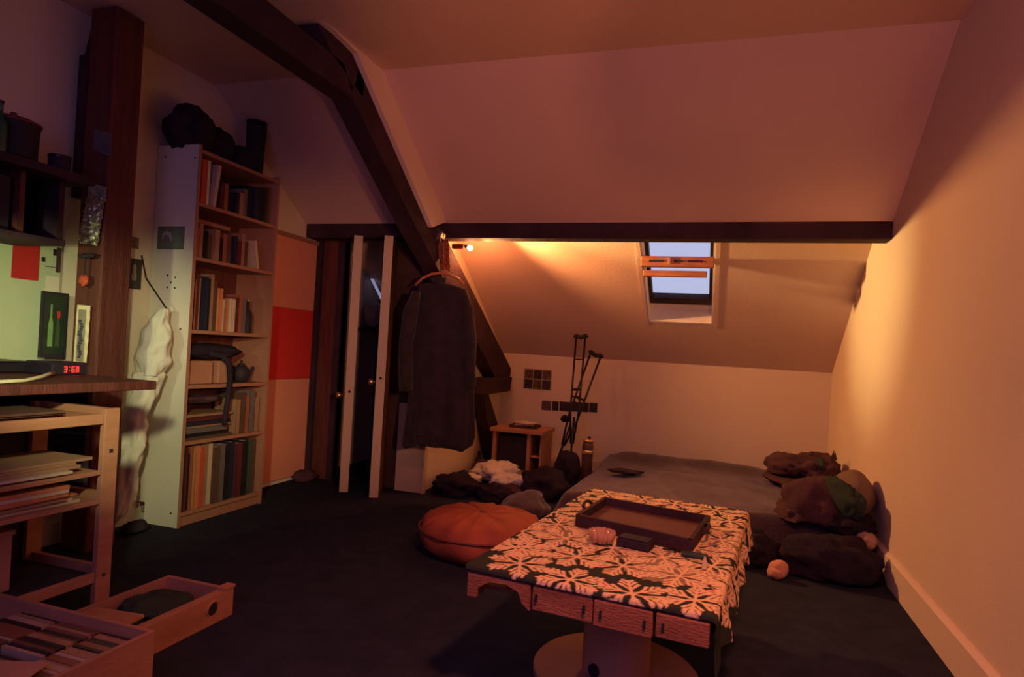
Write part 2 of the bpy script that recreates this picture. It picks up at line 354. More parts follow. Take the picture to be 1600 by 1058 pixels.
row(SZ[5], "bookcase's top shelf", 'books on the top shelf', [
    (2.690, .018, .225, 'maroon', 0), (2.709, .034, .235, 'red', 0), (2.746, .012, .235, 'rust', 0), (2.760, .022, .24, 'white', 0), (2.790, .024, .235, 'cream', -.12),
    (2.850, .030, .13, 'maroon', 0), (2.884, .030, .15, 'rust', 0), (2.918, .036, .11, 'black', 0), (2.960, .026, .12, 'navy', 0), (3.00, .03, .13, 'tan', 0),
    (3.034, .030, .16, 'grey', 0), (3.068, .035, .19, 'black', 0), (3.107, .045, .19, 'navy', 0), (3.156, .05, .20, 'black', 0), (3.235, .022, .22, 'brown', .0)])
row(SZ[4], "bookcase's second shelf", 'books on the second shelf', [
    (2.692, .03, .15, 'rust', 0), (2.724, .022, .18, 'tan', 0), (2.748, .04, .15, 'black', 0), (2.792, .03, .14, 'brown', 0), (2.825, .034, .17, 'tan', 0), (2.862, .03, .13, 'black', 0),
    (2.896, .03, .16, 'rust', 0), (2.930, .035, .17, 'brown', 0), (2.968, .03, .16, 'navy', 0), (3.002, .035, .14, 'maroon', 0), (3.040, .026, .19, 'tan', 0), (3.070, .03, .15, 'brown', 0), (3.165, .02, .165, 'cream', .22)])
row(SZ[3], "bookcase's third shelf", 'books on the third shelf', [
    (2.690, .018, .28, 'black', 0), (2.710, .014, .27, 'rust', 0), (2.726, .022, .30, 'maroon', 0), (2.750, .014, .28, 'tan', 0), (2.780, .02, .29, 'navy', 0), (2.803, .018, .28, 'black', 0),
    (2.826, .024, .31, 'tan', 0), (2.853, .03, .28, 'brown', 0), (2.886, .022, .24, 'orange', 0), (2.911, .018, .18, 'cream', 0), (2.932, .022, .19, 'tan', 0), (2.957, .02, .18, 'orange', 0), (2.980, .028, .19, 'cream', 0),
    (3.012, .03, .20, 'maroon', 0), (3.046, .03, .22, 'rust', 0), (3.080, .035, .20, 'grey', 0)])
row(SZ[0], "bookcase's bottom shelf", 'books on the bottom shelf', [
    (2.690, .02, .33, 'black', 0), (2.712, .022, .34, 'maroon', 0), (2.737, .016, .30, 'black', 0), (2.756, .026, .34, 'rust', 0), (2.785, .030, .34, 'orange', 0), (2.818, .030, .33, 'red', 0), (2.852, .028, .34, 'tan', 0),
    (2.884, .034, .34, 'cream', 0), (2.922, .036, .32, 'brown', 0), (2.962, .04, .33, 'grey', 0), (3.006, .04, .32, 'black', 0), (3.050, .04, .33, 'navy', 0), (3.094, .04, .32, 'maroon', 0), (3.138, .05, .33, 'black', 0), (3.192, .04, .32, 'green', 0), (3.236, .03, .33, 'brown', 0)])
for i, y in enumerate((2.80, 2.93)):
    b_ = book(y, 0, .022, .13, 'tan' if i else 'rust', ['rust book lying flat across the left end of the second shelf row', 'tan book lying flat on the row of the second shelf'][i], 'books on the second shelf')
    b_.rotation_euler = (-PI/2, 0, 0); b_.location = (XF-.03, y-.11+.0, SZ[4]+.182 + .023)
# bottle and odds and ends
def bottle(x, y, z, r, h, m, label, group=None, cap=None):
    t = thing('bottle', (x, y, z), 'bottle', label, group)
    q = MB(); q.lathe([(r*.9, 0), (r, .01), (r, h*.55), (r*.85, h*.62), (r*.35, h*.74), (r*.33, h*.93), (r*.38, h*.935), (r*.38, h*.96)], (x, y, z), 20); q.build('bottle_body', m, t, smooth=True)
    q = MB(); q.lathe([(r*.42, h*.961), (r*.42, h)], (x, y, z), 16); q.build('cap', cap or BLACK, t)
    return t
bottle(XF-.06, 3.16, SZ[3]+.001, .028, .20, BLACK, 'small black bottle at the right end of the third bookcase shelf', cap=SILVER)
bx('card_box', (XF-.17, 2.722, SZ[2]+.001), (XF-.045, 2.90, SZ[2]+.128), PLY, None, .004, cat='box', label='tan cardboard box on the fourth bookcase shelf behind the headphones')
bx('card_box', (XF-.17, 2.945, SZ[2]+.001), (XF-.045, 3.040, SZ[2]+.128), PLY, None, .004, cat='box', label='smaller tan box to the right on the fourth bookcase shelf')
# dark bag lying along the top of that shelf bay, with a strap hanging over the edge
sb = thing('shoulder_bag', (XF-.07, 2.95, SZ[2]), 'bag', 'black shoulder bag laid over boxes, strap hanging over the fourth bookcase shelf')
blob('bag_body', (XF-.10, 2.93, SZ[2]+.178), (.075, .235, .046), BLACKCLOTH, sb, seed=3, amp=.12)
q = MB(); q.tube([(XF-.04, 2.86, SZ[2]+.17), (XF-.005, 2.92, SZ[2]+.16), (XF+.008, 2.965, SZ[2]+.11), (XF+.010, 2.975, SZ[2]+.02), (XF+.010, 2.965, SZ[2]-.08), (XF+.009, 2.955, SZ[2]-.20), (XF+.009, 2.95, SZ[2]-.235)], [.02,.019,.017,.016,.015,.014,.013], 8); q.build('strap', BLACKCLOTH, sb, smooth=True)
tp = thing('teapot', (XF-.07, 3.15, SZ[2]), 'teapot', 'black teapot at the right end of the fourth bookcase shelf')
q = MB(); q.lathe([(.03, .001), (.046, .02), (.052, .05), (.042, .085), (.022, .10)], (XF-.07, 3.15, SZ[2]), 20); q.build('pot_body', BLACK, tp, smooth=True)
q = MB(); q.lathe([(.024, .101), (.018, .112), (.006, .116), (.008, .128), (.003, .132)], (XF-.07, 3.15, SZ[2]), 16); q.build('lid', BLACK, tp, smooth=True)
q = MB(); q.tube([(XF-.07, 3.195, SZ[2]+.04), (XF-.06, 3.22, SZ[2]+.06), (XF-.055, 3.235, SZ[2]+.095)], [.012, .009, .007], 8); q.build('spout', BLACK, tp, smooth=True)
q = MB(); q.tube([(XF-.07, 3.105, SZ[2]+.075), (XF-.07, 3.085, SZ[2]+.085), (XF-.07, 3.080, SZ[2]+.05), (XF-.07, 3.10, SZ[2]+.03)], .005, 8); q.build('handle', BLACK, tp, smooth=True)
# fifth bay: magazines lying flat
zz = SZ[1]+.001
for i in range(7):
    m = bookmat(['brown', 'black', 'grey', 'tan', 'navy', 'maroon', 'tan'][i], COL['black']); h = .014+.006*(i % 3)
    y1 = 3.05 - .02*(i % 3)
    bx('magazine', (XL+.02+.01*(i % 2), 2.70+.008*(i % 3), zz), (XF-.02-.012*(i % 2), y1, zz+h), m, None, .001, cat='magazine', group='magazines lying on the fifth shelf',
       label=f'magazine lying flat on the fifth bookcase shelf, {ORD[i]} from the bottom of the stack')
    zz += h+.0006
for i, (y, th, h, c) in enumerate(((3.075, .03, .20, 'tan'), (3.11, .035, .24, 'brown'), (3.15, .03, .22, 'rust'), (3.185, .04, .25, 'grey'), (3.23, .035, .21, 'tan'))):
    book(y, SZ[1]+.001, th, h, c, f'{c} book standing right of the flat magazines on the fifth shelf, {ORD[i]} from their stack', 'standing books on the fifth shelf')
blob('paper_bag', (XF-.09, 2.86, SZ[1]+.215), (.07, .14, .025), BROWNCLOTH, seed=8, amp=.2, cat='pouch', label='crumpled brown pouch lying on the magazines of the fifth shelf')
# postcard on the side
pc = thing('postcard', (-2.83, Y0-.002, 1.53), 'postcard', "dark green postcard with a pale swirl stuck to the bookcase's side")
q = MB(); q.box((-2.918, Y0-.0025, 1.466), (-2.738, Y0-.0008, 1.588)); q.build('card', mat('card_green', (.16, .20, .15), .6, .3, .3, 14), pc)
q = MB(); q.tube([(-2.858+.035*math.cos(a)*(1-.1*a), Y0-.0032, 1.522+.030*math.sin(a)) for a in [k*.35-.6 for k in range(12)]] , [.004, .008, .010, .012, .012, .012, .011, .01, .009, .007, .005, .003], 6)
for v in q.bm.verts: v.co.y = Y0-.0027 + (v.co.y-(Y0-.0032))*.03
q.build('printed_swirl', mat('card_print', (.42, .46, .38), .7, .2, .1, 9), pc)
# dark things on the top of the bookcase
db = thing('soft_shadow_shape', (-2.81, 2.80, HB), 'bag', 'dark soft shape standing for a blurred shadow on top of the bookcase')  # added soft shape in place of a blurred shadow
blob('bag_body', (-2.82, 2.755, HB+.098), (.11, .155, .135), BLACKCLOTH, db, seed=11, amp=.16, floor=HB-.018)
blob('soft_shape_end', (-2.82, 2.93, HB+.07), (.10, .10, .105), BLACKCLOTH, db, seed=12, amp=.16, floor=HB-.018)
fs = thing('folded_blanket', (-2.81, 3.07, HB), 'blanket', 'dark folded blanket lying on the bookcase between the soft dark shape and the tall cylinder')
blob('fold', (-2.82, 3.10, HB+.05), (.11, .10, .085), BLACKCLOTH, fs, seed=13, amp=.14, floor=HB-.018)
vz = thing('upright_shadow_shape', (-2.81, 3.25, HB), 'upright_shadow_shape', 'tall dark cylinder standing for a soft shadow over the far bookcase end')  # added upright shape in place of a soft shadow on the slope
q = MB(); q.lathe([(.042, -.019), (.050, .02), (.055, .18), (.060, .28), (.056, .31), (.040, .31), (.040, .30)], (-2.81, 3.235, HB), 24); q.build('upright_shape_body', BLACK, vz, smooth=True)
q = MB(); q.lathe([(.059, .312), (.062, .325), (.040, .327)], (-2.81, 3.235, HB), 24); q.build('rim', BLACK, vz, smooth=True)

# ------------------------------------------------------------------ white trousers hung on the wall beside the bookcase
tro = thing('trousers', (-2.80, 2.52, 1.1), 'trousers', 'long crumpled white cotton trousers hanging from the wall beside the bookcase')
def cloth_loft(name, prof, m, parent, seed, nseg=44, sub=12, amp=.14, diag=9.):
    """prof: list of (x, y, z, half-width x, half-depth y)"""
    q = MB(); rings = []
    P = prof
    for i in range(len(P)-1):
        for k in range(sub):
            f = k/sub; s = f*f*(3-2*f)*.5 + f*.5
            a = [P[i][j]*(1-s) + P[i+1][j]*s for j in range(5)]; rings.append(a)
    rings.append(list(P[-1]))
    out = []
    for a in rings:
        r = []
        for k in range(nseg):
            t = 2*PI*k/nseg
            f1 = math.sin(t*3 + a[2]*diag*3 + seed)*.4 + math.sin(t*2 - a[2]*diag*4.3 + seed*2)*.6
            d = 1 + amp*f1*(.6+.8*noise.noise(Vector((math.cos(t), math.sin(t)*1.3, a[2]*6+seed)))) + amp*1.1*noise.noise(Vector((math.cos(t)*2, math.sin(t)*2, a[2]*14+seed)))
            r.append((a[0]+a[3]*d*math.cos(t), a[1]+a[4]*d*math.sin(t), a[2]))
        out.append(r)
    q.loft(out, True); return q.build(name, m, parent, smooth=True)
cloth_loft('seat_part', [(-2.745, 2.58, 1.145, .020, .022), (-2.765, 2.57, 1.09, .058, .038), (-2.775, 2.56, .98, .088, .050), (-2.780, 2.55, .885, .092, .052), (-2.785, 2.545, .80, .068, .050)], WHITECLOTH, tro, 1.3, amp=.24)
cloth_loft('leg_part', [(-2.785, 2.545, .815, .070, .050), (-2.800, 2.53, .72, .070, .048), (-2.825, 2.50, .60, .074, .050), (-2.822, 2.49, .45, .074, .05), (-2.840, 2.485, .30, .066, .048), (-2.846, 2.48, .16, .056, .044), (-2.855, 2.47, .10, .044, .036), (-2.88, 2.46, .045, .020, .02)], WHITECLOTH, tro, 2.1, amp=.34, diag=5)
q = MB(); q.tube([(-2.945, 2.60, 1.42), (-2.90, 2.595, 1.30), (-2.745, 2.585, 1.15)], .004, 6); q.build('hanging_cord', BLACK, tro)
for nm, a in (('upper', ((-2.9535, 2.528, 1.45), (-2.951, 2.585, 1.51))), ('lower', ((-2.9535, 2.527, 1.24), (-2.951, 2.612, 1.398)))):
    t = thing('snapshot', a[0], 'photo', {'upper': 'faded brown snapshot pinned on the wall above a larger dark one', 'lower': 'dark snapshot with a pale figure pinned between post and bookcase'}[nm])
    bx('print', a[0], a[1], mat('snapshot_'+nm, (.30, .19, .13) if nm == 'upper' else (.07, .05, .05), .5, .3, .4, 25), t)
    if nm == 'lower':
        q = MB(); q.lathe([(.012, 0), (.016, .02), (.010, .05), (.013, .065), (.006, .085)], (0, 0, 0), 12)
        for v in q.bm.verts: v.co = Vector((-2.9505+v.co.x*.03, 2.567+v.co.y, 1.285+v.co.z))
        q.build('printed_figure', mat('snapshot_light', (.32, .24, .18), .6, .2, .1), t)
blob('shoe_bag', (-2.79, 2.52, .028), (.055, .07, .03), BLACKCLOTH, seed=21, amp=.2, cat='bag', label='small black bag on the carpet under the white trousers')

# ------------------------------------------------------------------ timber post and the desk corner
po = thing('timber_post', (-2.70, 2.26, 0), 'post', 'heavy dark timber post rising beside the desk corner', kind='structure')
q = MB(); q.box((-2.855, 2.18, 0), (-2.70, 2.33, 2.49), .008); q.build('post_shaft', REDWOOD, po)
q = MB(); q.box((-2.91, 2.175, 1.62), (-2.855, 2.32, 2.28), .006); q.build('post_packer', DARKWOOD, po)
q = MB(); q.prism([(-2.91, 2.20, 2.28), (-2.855, 2.20, 2.49), (-2.80, 2.20, 2.49), (-2.855, 2.20, 2.2)], (0, .12, 0)); q.build('post_brace', DARKWOOD, po)
dk = thing('desk', (-2.5, 1.4, 0), 'desk', 'dark wooden desk whose edge juts in beside the timber post')
bx('desk_top', (XL+.004, .55, .800), (-2.10, 1.956, .834), REDWOOD, dk, .004)
for y in (.60, 1.86): bx('leg', (-2.90, y, 0), (-2.85, y+.05, .80), DARKWOOD, dk, .003)
for y in (.60,): bx('leg', (-2.16, y, 0), (-2.11, y+.05, .80), DARKWOOD, dk, .003)
bx('modesty_panel', (-2.90, 1.88, .35), (-2.36, 1.90, .80), BLACK, dk)
# wall board with notes
wb = thing('pin_board', (XL, 2.05, .85), 'board', 'pale green pin board on the wall above the desk')
bx('board_face', (XL+.002, 1.90, .84), (XL+.012, 2.176, 1.40), GREENBOARD, wb, .001)
def note(nm, y0, z0, y1, z1, m, x=.0125):
    q = MB(); q.box((XL+x, y0, z0), (XL+x+.0015, y1, z1)); q.build(nm, m, wb)
note('red_note', 1.96, 1.22, 2.075, 1.42, mat('red_card', (.55, .03, .03), .7, .2, .1))
note('dark_print', 2.135, 1.345, 2.155, 1.375, BLACK); note('dark_print', 2.085, 1.31, 2.10, 1.33, BLACK); note('pen_mark', 2.10, 1.29, 2.15, 1.293, BLACK)
note('long_dark_print', 2.150, 1.27, 2.170, 1.385, BROWNCLOTH, .014)
note('paper_note', 2.11, 1.16, 2.17, 1.25, PAPER, .0126)
mon = thing('framed_picture', (-2.80, 1.98, .84), 'picture', 'black-framed picture of green bottles standing at the back of the desk')
bx('frame', (-2.90, 2.06, .880), (-2.885, 2.178, 1.176), BLACK, mon, .002)
bx('picture_sheet', (-2.8848, 2.07, .895), (-2.8838, 2.168, 1.165), mat('dark_picture', (.03, .045, .03), .4, .4, .4, 10), mon)
for nm, y, z, m, k in (('green_bottle_print', 2.100, .93, mat('print_green', (.22, .38, .14), .6, .2, .2, 30), 1.0), ('dark_bottle_print', 2.133, .93, mat('print_dark', (.06, .10, .04), .6, .2, .2, 30), .85)):
    q = MB(); pts = [(-.011, 0), (.011, 0), (.011, .10), (.004, .135), (.004, .19), (-.004, .19), (-.004, .135), (-.011, .10)]
    q.prism([(-2.8836, y+a*k, z+b*k) for a, b in pts], (.0008, 0, 0)); q.build(nm, m, mon)
bx('red_cap_print', (-2.8836, 2.128, 1.06), (-2.8828, 2.140, 1.09), REDPAINT, mon)
# hanging foil strip and printed paper strip near the post
fo = thing('foil_strip', (-2.60, 2.12, 1.55), 'strip', 'crinkled silvery foil strip hung on the timber post')
def wavy(nm, P, m, parent, seed, amp=.006, nu=10, nv=26, thick=.0015):
    """P: four corners, u across, v down"""
    P = [Vector(p) for p in P]; q = MB(); nn = (P[1]-P[0]).cross(P[3]-P[0]).normalized()
    g = []
    for j in range(nv+1):
        r = []
        for i in range(nu+1):
            u, v = i/nu, j/nv
            p = (P[0]*(1-u)+P[1]*u)*(1-v) + (P[3]*(1-u)+P[2]*u)*v
            p = p + nn*(amp*(noise.noise(Vector((u*4+seed, v*11, 0)))+.7*noise.noise(Vector((u*9, v*23+seed, 3)))))
            r.append(q.bm.verts.new(p))
        g.append(r)
    for j in range(nv):
        for i in range(nu): q.bm.faces.new((g[j][i], g[j][i+1], g[j+1][i+1], g[j+1][i]))
    o = q.build(nm, m, parent, smooth=False)
    md = o.modifiers.new('solid', 'SOLIDIFY'); md.thickness = thick; return o
wavy('foil', [(-2.790, 2.165, 1.625), (-2.686, 2.165, 1.612), (-2.712, 2.165, 1.397), (-2.835, 2.165, 1.408)], SILVER, fo, 2, .012, 12, 30)
wavy('foil_top', [(-2.787, 2.166, 1.682), (-2.682, 2.166, 1.66), (-2.686, 2.166, 1.612), (-2.790, 2.166, 1.625)], mat('pale_foil', (.55, .60, .52), .4, .4, .4, 30, .6, 40, metal=.4), fo, 5, .008, 10, 8)
ps = thing('paper_strip', (-2.78, 2.15, 1.0), 'strip', 'upright cream paper strip with a dark drawing beside the timber post')
wavy('paper', [(-2.812, 2.165, 1.127), (-2.733, 2.165, 1.124), (-2.737, 2.165, .862), (-2.817, 2.165, .860)], mat('bright_paper', (.82, .66, .44), .85, .1, .05, 9), ps, 9, .003, 4, 10)
q = MB(); q.box((-2.795, 2.1575, .872), (-2.753, 2.159, 1.105)); q.build('print_ground', mat('print_grey', (.36, .30, .23), .8, .1, .3, 30), ps)
q = MB()
for k in range(14):
    z = .885 + k*.0125; w = .006+.010*abs(noise.noise(Vector((k*.7, 2, 1))))+.003
    xx = -2.775+.006*math.sin(k*1.3)
    q.box((xx-w, 2.156, z), (xx+w, 2.1574, z+.011))
q.build('printed_drawing', mat('ink_blue', (.06, .06, .09), .8, .1), ps)
uf = thing('plastic_sleeve', (-2.72, 2.16, 1.85), 'sleeve', 'dim bluish plastic sleeve high on the timber post')
wavy('sleeve', [(-2.772, 2.165, 1.925), (-2.668, 2.165, 1.902), (-2.666, 2.165, 1.795), (-2.772, 2.165, 1.83)], mat('dull_plastic', (.13, .12, .14), .4, .4, .4, 20), uf, 3, .006, 6, 8)
# small red and brown things hanging on the post's edge
t = thing('red_trinket', (-2.75, 2.15, 1.24), 'trinket', 'small red trinket with a dark cap hanging on the timber post')
blob('trinket_body', (-2.745, 2.135, 1.235), (.024, .014, .026), mat('red_trinket', (.55, .08, .04), .5, .3, .3, 30), t, seed=31)
blob('trinket_cap', (-2.74, 2.135, 1.345), (.045, .014, .012), BLACK, t, seed=32)
q = MB(); q.tube([(-2.745, 2.135, 1.34), (-2.745, 2.135, 1.25)], .003, 6); q.build('cord', BLACK, t)
# clock radio
ck = thing('clock_radio', (-2.5, 1.88, .834), 'clock', 'black clock radio with glowing red digits on the desk')
bx('clock_body', (-2.60, 1.80, .835), (-2.452, 1.945, .884), BLACK, ck, .006)
def seg_digit(mb, y, z, w, h, on, x, t=.0035):
    segs = {'a': ((0, h-t), (w, h)), 'g': ((0, h/2-t/2), (w, h/2+t/2)), 'd': ((0, 0), (w, t)), 'f': ((0, h/2), (t, h)), 'b': ((w-t, h/2), (w, h)), 'e': ((0, 0), (t, h/2)), 'c': ((w-t, 0), (w, h/2))}
    for s in on: (a, b), (c, d) = segs[s]; mb.box((x, y+a, z+b), (x+.0015, y+c, z+d))
q = MB()
for y, on in ((1.848, 'abcdg'), (1.878, 'afgecd'), (1.896, 'abcdefg')): seg_digit(q, y, .845, .012, .024, on, -2.4518)
for z in (.852, .864): q.box((-2.4518, 1.868, z), (-2.4505, 1.871, z+.003))
q.build('digits', LED, ck)
q = MB(); q.tube([(-2.13, 1.40, .842), (-2.16, 1.50, .842), (-2.20, 1.58, .850), (-2.30, 1.68, .852), (-2.44, 1.80, .842)], .006, 8)
q.build('cable', mat('pale_cable', (.72, .66, .40), .6, .3), smooth=True, cat='cable', label='pale cable curling across the desk to the clock radio')
t = thing('stereo_amplifier', (-2.6, 1.3, .835), 'stereo', 'long black stereo unit lying along the desk beside the clock')
bx('case', (-2.93, 1.0, .836), (-2.62, 1.86, .872), BLACK, t, .004); bx('lid_panel', (-2.92, 1.01, .8725), (-2.63, 1.85, .878), DARKMETAL, t, .002)
# wall shelf unit above the desk
wu = thing('wall_cabinet', (-2.7, 1.6, 1.35), 'cabinet', 'dark open wall cabinet over the desk left of the timber post')
bx('top_board', (XL+.004, .9, 1.63), (-2.60, 2.05, 1.665), DARKWOOD, wu, .003)
bx('bottom_board', (XL+.004, .9, 1.36), (-2.66, 1.98, 1.385), DARKWOOD, wu, .003)
bx('back_board', (XL+.002, .9, 1.386), (XL+.012, 1.98, 1.629), BLACK, wu)
bx('end_board', (XL+.013, 1.955, 1.386), (-2.68, 1.98, 1.629), DARKWOOD, wu); bx('divider', (XL+.013, 1.80, 1.386), (-2.68, 1.82, 1.629), REDWOOD, wu)
t = thing('file_box', (-2.75, 1.72, 1.386), 'box', 'dark file box standing in the wall cabinet over the desk')
bx('box_body', (-2.90, 1.60, 1.3865), (-2.70, 1.78, 1.60), BLACK, t, .003); bx('spine_label', (-2.6998, 1.66, 1.45), (-2.6985, 1.71, 1.54), BROWNCLOTH, t)
t = thing('cooking_pot', (-2.72, 1.86, 1.665), 'pot', 'dark lidded pot with a red rim on the wall cabinet')
q = MB(); q.lathe([(.07, .001), (.085, .02), (.088, .13), (.09, .15)], (-2.74, 1.80, 1.665), 28); q.build('pot_body', BLACK, t, smooth=False)
q = MB(); q.lathe([(.094, .151), (.096, .158), (.06, .175), (.012, .182), (.012, .195), (.004, .198)], (-2.74, 1.80, 1.665), 28); q.build('lid', mat('dark_red_enamel', (.16, .02, .03), .3, .5), t, smooth=True)
bottle(-2.66, 1.70, 1.6655, .026, .20, mat('dark_green_bottle', (.02, .10, .05), .2, .5), 'dark green bottle beside the lidded pot on the wall cabinet')
t = thing('tin', (-2.72, 1.98, 1.665), 'tin', 'small dark tin at the end of the wall cabinet by the post')
q = MB(); q.lathe([(.04, .001), (.04, .062)], (-2.71, 1.97, 1.665), 20); q.build('tin_body', BLACK, t); q = MB(); q.lathe([(.042, .0625), (.042, .075), (.036, .077)], (-2.71, 1.97, 1.665), 20); q.build('lid', DARKMETAL, t)

# ------------------------------------------------------------------ pine rack with papers
rk = thing('pine_rack', (-2.1, 1.35, 0), 'rack', 'low pine rack of papers standing in front of the desk edge')
RX0, RX1 = -2.36, -2.0
for y in (1.662, .82): 
    bx('post', (RX1-.022, y, .001), (RX1, y+.056, .752), PINE, rk, .002)
for y in (1.662, .82): bx('post', (RX0, y, .001), (RX0+.022, y+.056, .752), PINE, rk, .002)
for z in (.155, .425, .525, .700): bx('rail', (RX1-.020, .877, z), (RX1-.004, 1.661, z+.035 - (.02 if z in (.425, .525) else 0)), PINE, rk, .002)
for z in (.175, .430, .530, .722): bx('shelf', (RX0+.023, .878, z), (RX1-.022, 1.661, z+.009), PINE if z > .3 else BLACK, rk)  # lowest board coloured black for the shade low in the rack
for z in (.175, .430, .722): bx('end_rail', (RX0+.023, 1.680, z), (RX1-.023, 1.70, z+.03), PINE, rk)
bx('bolt_hole', (RX1, 1.684, .598), (RX1+.0008, 1.698, .612), BLACK, rk); bx('bolt_hole', (RX1, 1.684, .170), (RX1+.0008, 1.696, .180), BLACK, rk)
bx('back_panel', (RX0-.008, .88, .02), (RX0-.001, 1.70, .72), BLACK, rk)
r5 = random.Random(9)
def pile(z0, n, name, group, where, ymax=1.655, mats=('cream', 'tan', 'rust', 'orange', 'brown'), x1=-2.012, hmax=.012):
    z = z0
    for i in range(n):
        h = r5.uniform(.004, hmax); y1 = ymax - r5.uniform(0, .10); y0 = 1.2 - r5.uniform(0, .2); xo = r5.uniform(0, .03)
        c = mats[r5.randrange(len(mats))]
        q = MB(); q.box((x1-.23-xo, y0, z), (x1-xo, y1, z+h), 0, RZ(r5.uniform(-.035, .035)))
        q.build(name, bookmat(c, COL[c]), cat='magazine', group=group, label=f'{c} {name} {where}, {ORD[i]} from the bottom'); z += h+.0008
pile(.4395, 7, 'magazine', "magazines on the rack's lower shelf", 'lying on the lower paper shelf of the pine rack', hmax=.013)
pile(.5395, 5, 'magazine', "magazines on the rack's middle shelf", 'lying on the middle paper shelf of the pine rack', hmax=.012)
pile(.7315, 3, 'folder', "folders on the rack's top shelf", 'lying on the top shelf of the pine rack', mats=('black', 'maroon', 'brown'), hmax=.010, ymax=1.60)
t = thing('cardboard_box', (-2.15, 1.33, .18), 'box', 'dim brown box standing low inside the pine rack')
bx('box_body', (-2.30, 1.25, .1845), (-2.10, 1.45, .36), PLY, t, .003); bx('box_lid', (-2.305, 1.245, .3605), (-2.095, 1.455, .375), PLY, t, .002)
bx('speaker_cabinet', (-2.34, 1.00, .5850-.15+.115), (-2.05, 1.14, .69), BLACK, cat='speaker', label='black box at the near end of the pine rack shelf')

# ------------------------------------------------------------------ wooden box of disc cases and the wooden drawer
bxs = thing('disc_crate', (-1.66, 1.0, 0), 'crate', 'open pine crate full of disc cases on the carpet in the lower left corner')
CX0, CX1, CY0, CY1, CZ = -1.965, -1.365, .70, 1.312, .252
bx('side_board', (CX1-.012, CY0, .001), (CX1, CY1, CZ), PINE, bxs, .002); bx('side_board', (CX0, CY0, .001), (CX0+.012, CY1, CZ), PINE, bxs, .002)
bx('end_board', (CX0+.0125, CY1-.012, .001), (CX1-.0125, CY1, CZ), PINE, bxs, .002); bx('end_board', (CX0+.0125, CY0, .001), (CX1-.0125, CY0+.012, CZ), PINE, bxs, .002)
bx('bottom_board', (CX0+.0125, CY0+.0125, .004), (CX1-.0125, CY1-.0125, .012), PLY, bxs)
CASE = [mat('case_'+n, c, .35, .4, .2, 20) for n, c in (('amber', (.50, .26, .14)), ('dark', (.05, .03, .03)), ('brown', (.22, .10, .06)), ('pale', (.62, .42, .28)), ('rust', (.36, .13, .07)))]
r6 = random.Random(3)
TENS = ['', '', 'twenty', 'thirty', 'forty', 'fifty']
def ordw(n):
    base = ORD + ['seventeenth', 'eighteenth', 'nineteenth']
    if n < 19: return base[n]
    n += 1
    return {20: 'twentieth', 30: 'thirtieth', 40: 'fortieth', 50: 'fiftieth'}.get(n) or TENS[n//10] + '-' + ORD[n % 10 - 1]
cols = [(-1.515, "crate's right column"), (-1.665, "crate's middle column"), (-1.815, "crate's left column")]
for cx, where in cols:
    y = 1.292; k = 0
    while y > .74:
        th = r6.choice((.0105, .0105, .011, .02))
        if r6.random() < .06: y -= .028
        m = r6.randrange(5); nm = ['amber', 'dark', 'brown', 'pale', 'rust'][m]
        q = MB(); q.box((cx, y-th, .0125), (cx+.138, y, .139+r6.uniform(0, .004)), 0)
        # an inner tray lifts the cases to just below the rim
        for v in q.bm.verts: v.co.z += .085
        q.build('disc_case', CASE[m], cat='disc case', group='disc cases in the crate', label=f'slim {nm} disc case, {ordw(k)} from the far end of the {where}')
        y -= th + .0016; k += 1
bx('raised_floor', (CX0+.0125, CY0+.0125, .080), (CX1-.0125, CY1-.0125, .0970), PLY, bxs)
t = thing('paper_card', (-1.5, .98, .245), 'card', 'pale card with a dark mark lying on the disc cases at the corner')
q = MB(); q.box((-1.60, .93, .2425), (-1.42, 1.075, .2445), 0, RZ(.35)); q.build('card', mat('amber_card', (.62, .32, .16), .8, .2, .1, 10), t)
q = MB(); q.box((-1.545, .99, .2446), (-1.515, 1.02, .2452), 0, RZ(.6)); q.build('dark_mark', BLACK, t)

dr = thing('wooden_drawer', (-1.85, 1.72, 0), 'drawer', 'loose wooden drawer with a finger hole lying on the carpet behind the crate')
DX0, DX1, DY0, DY1, DZ = -1.972, -1.668, 1.50, 1.945, .105
q = MB(); q.box((DX1-.032, DY0, .001), (DX1, DY1, DZ), .002); q.build('front_board', PLY if False else PINE, dr)
bx('lip', (DX1-.034, DY1-.05, DZ+.0004), (DX1+.004, DY1+.004, DZ+.010), PINE, dr, .001)
bx('side_board', (DX0+.0125, DY1-.02, .001), (DX1-.033, DY1, DZ-.006), PLY, dr, .001); bx('side_board', (DX0+.0125, DY0, .001), (DX1-.033, DY0+.012, DZ-.006), PLY, dr, .001)
bx('back_board', (DX0, DY0, .001), (DX0+.012, DY1, DZ-.006), PLY, dr, .001); bx('bottom_board', (DX0+.0125, DY0+.0125, .003), (DX1-.033, DY1-.021, .009), BLACK, dr)
q = MB(); q.tube([(DX1+.0003, 1.845, .058), (DX1+.0013, 1.845, .058)], .021, 20); q.build('finger_hole', BLACK, dr)
q = MB(); q.tube([(DX1+.002, 1.845-.027*math.cos(a), .058+.027*math.sin(a)) for a in [k*PI/8-.6 for k in range(9)]], .0035, 8); q.build('hole_rim', PINE, dr)
t = thing('wood_offcut', (-1.79, 1.56, DZ), 'board', 'flat square wooden offcut lying across the near corner of the drawer')
q = MB(); q.box((-1.90, 1.475, DZ+.0015), (-1.715, 1.60, DZ+.012), .001, RZ(.12)); q.build('board_face', PINE, t)
blob('cloth_bundle', (-1.84, 1.76, .060), (.11, .12, .042), GREENCLOTH, seed=41, amp=.22, res=4, cat='cloth', label='dark green cloth bundled inside the loose wooden drawer')

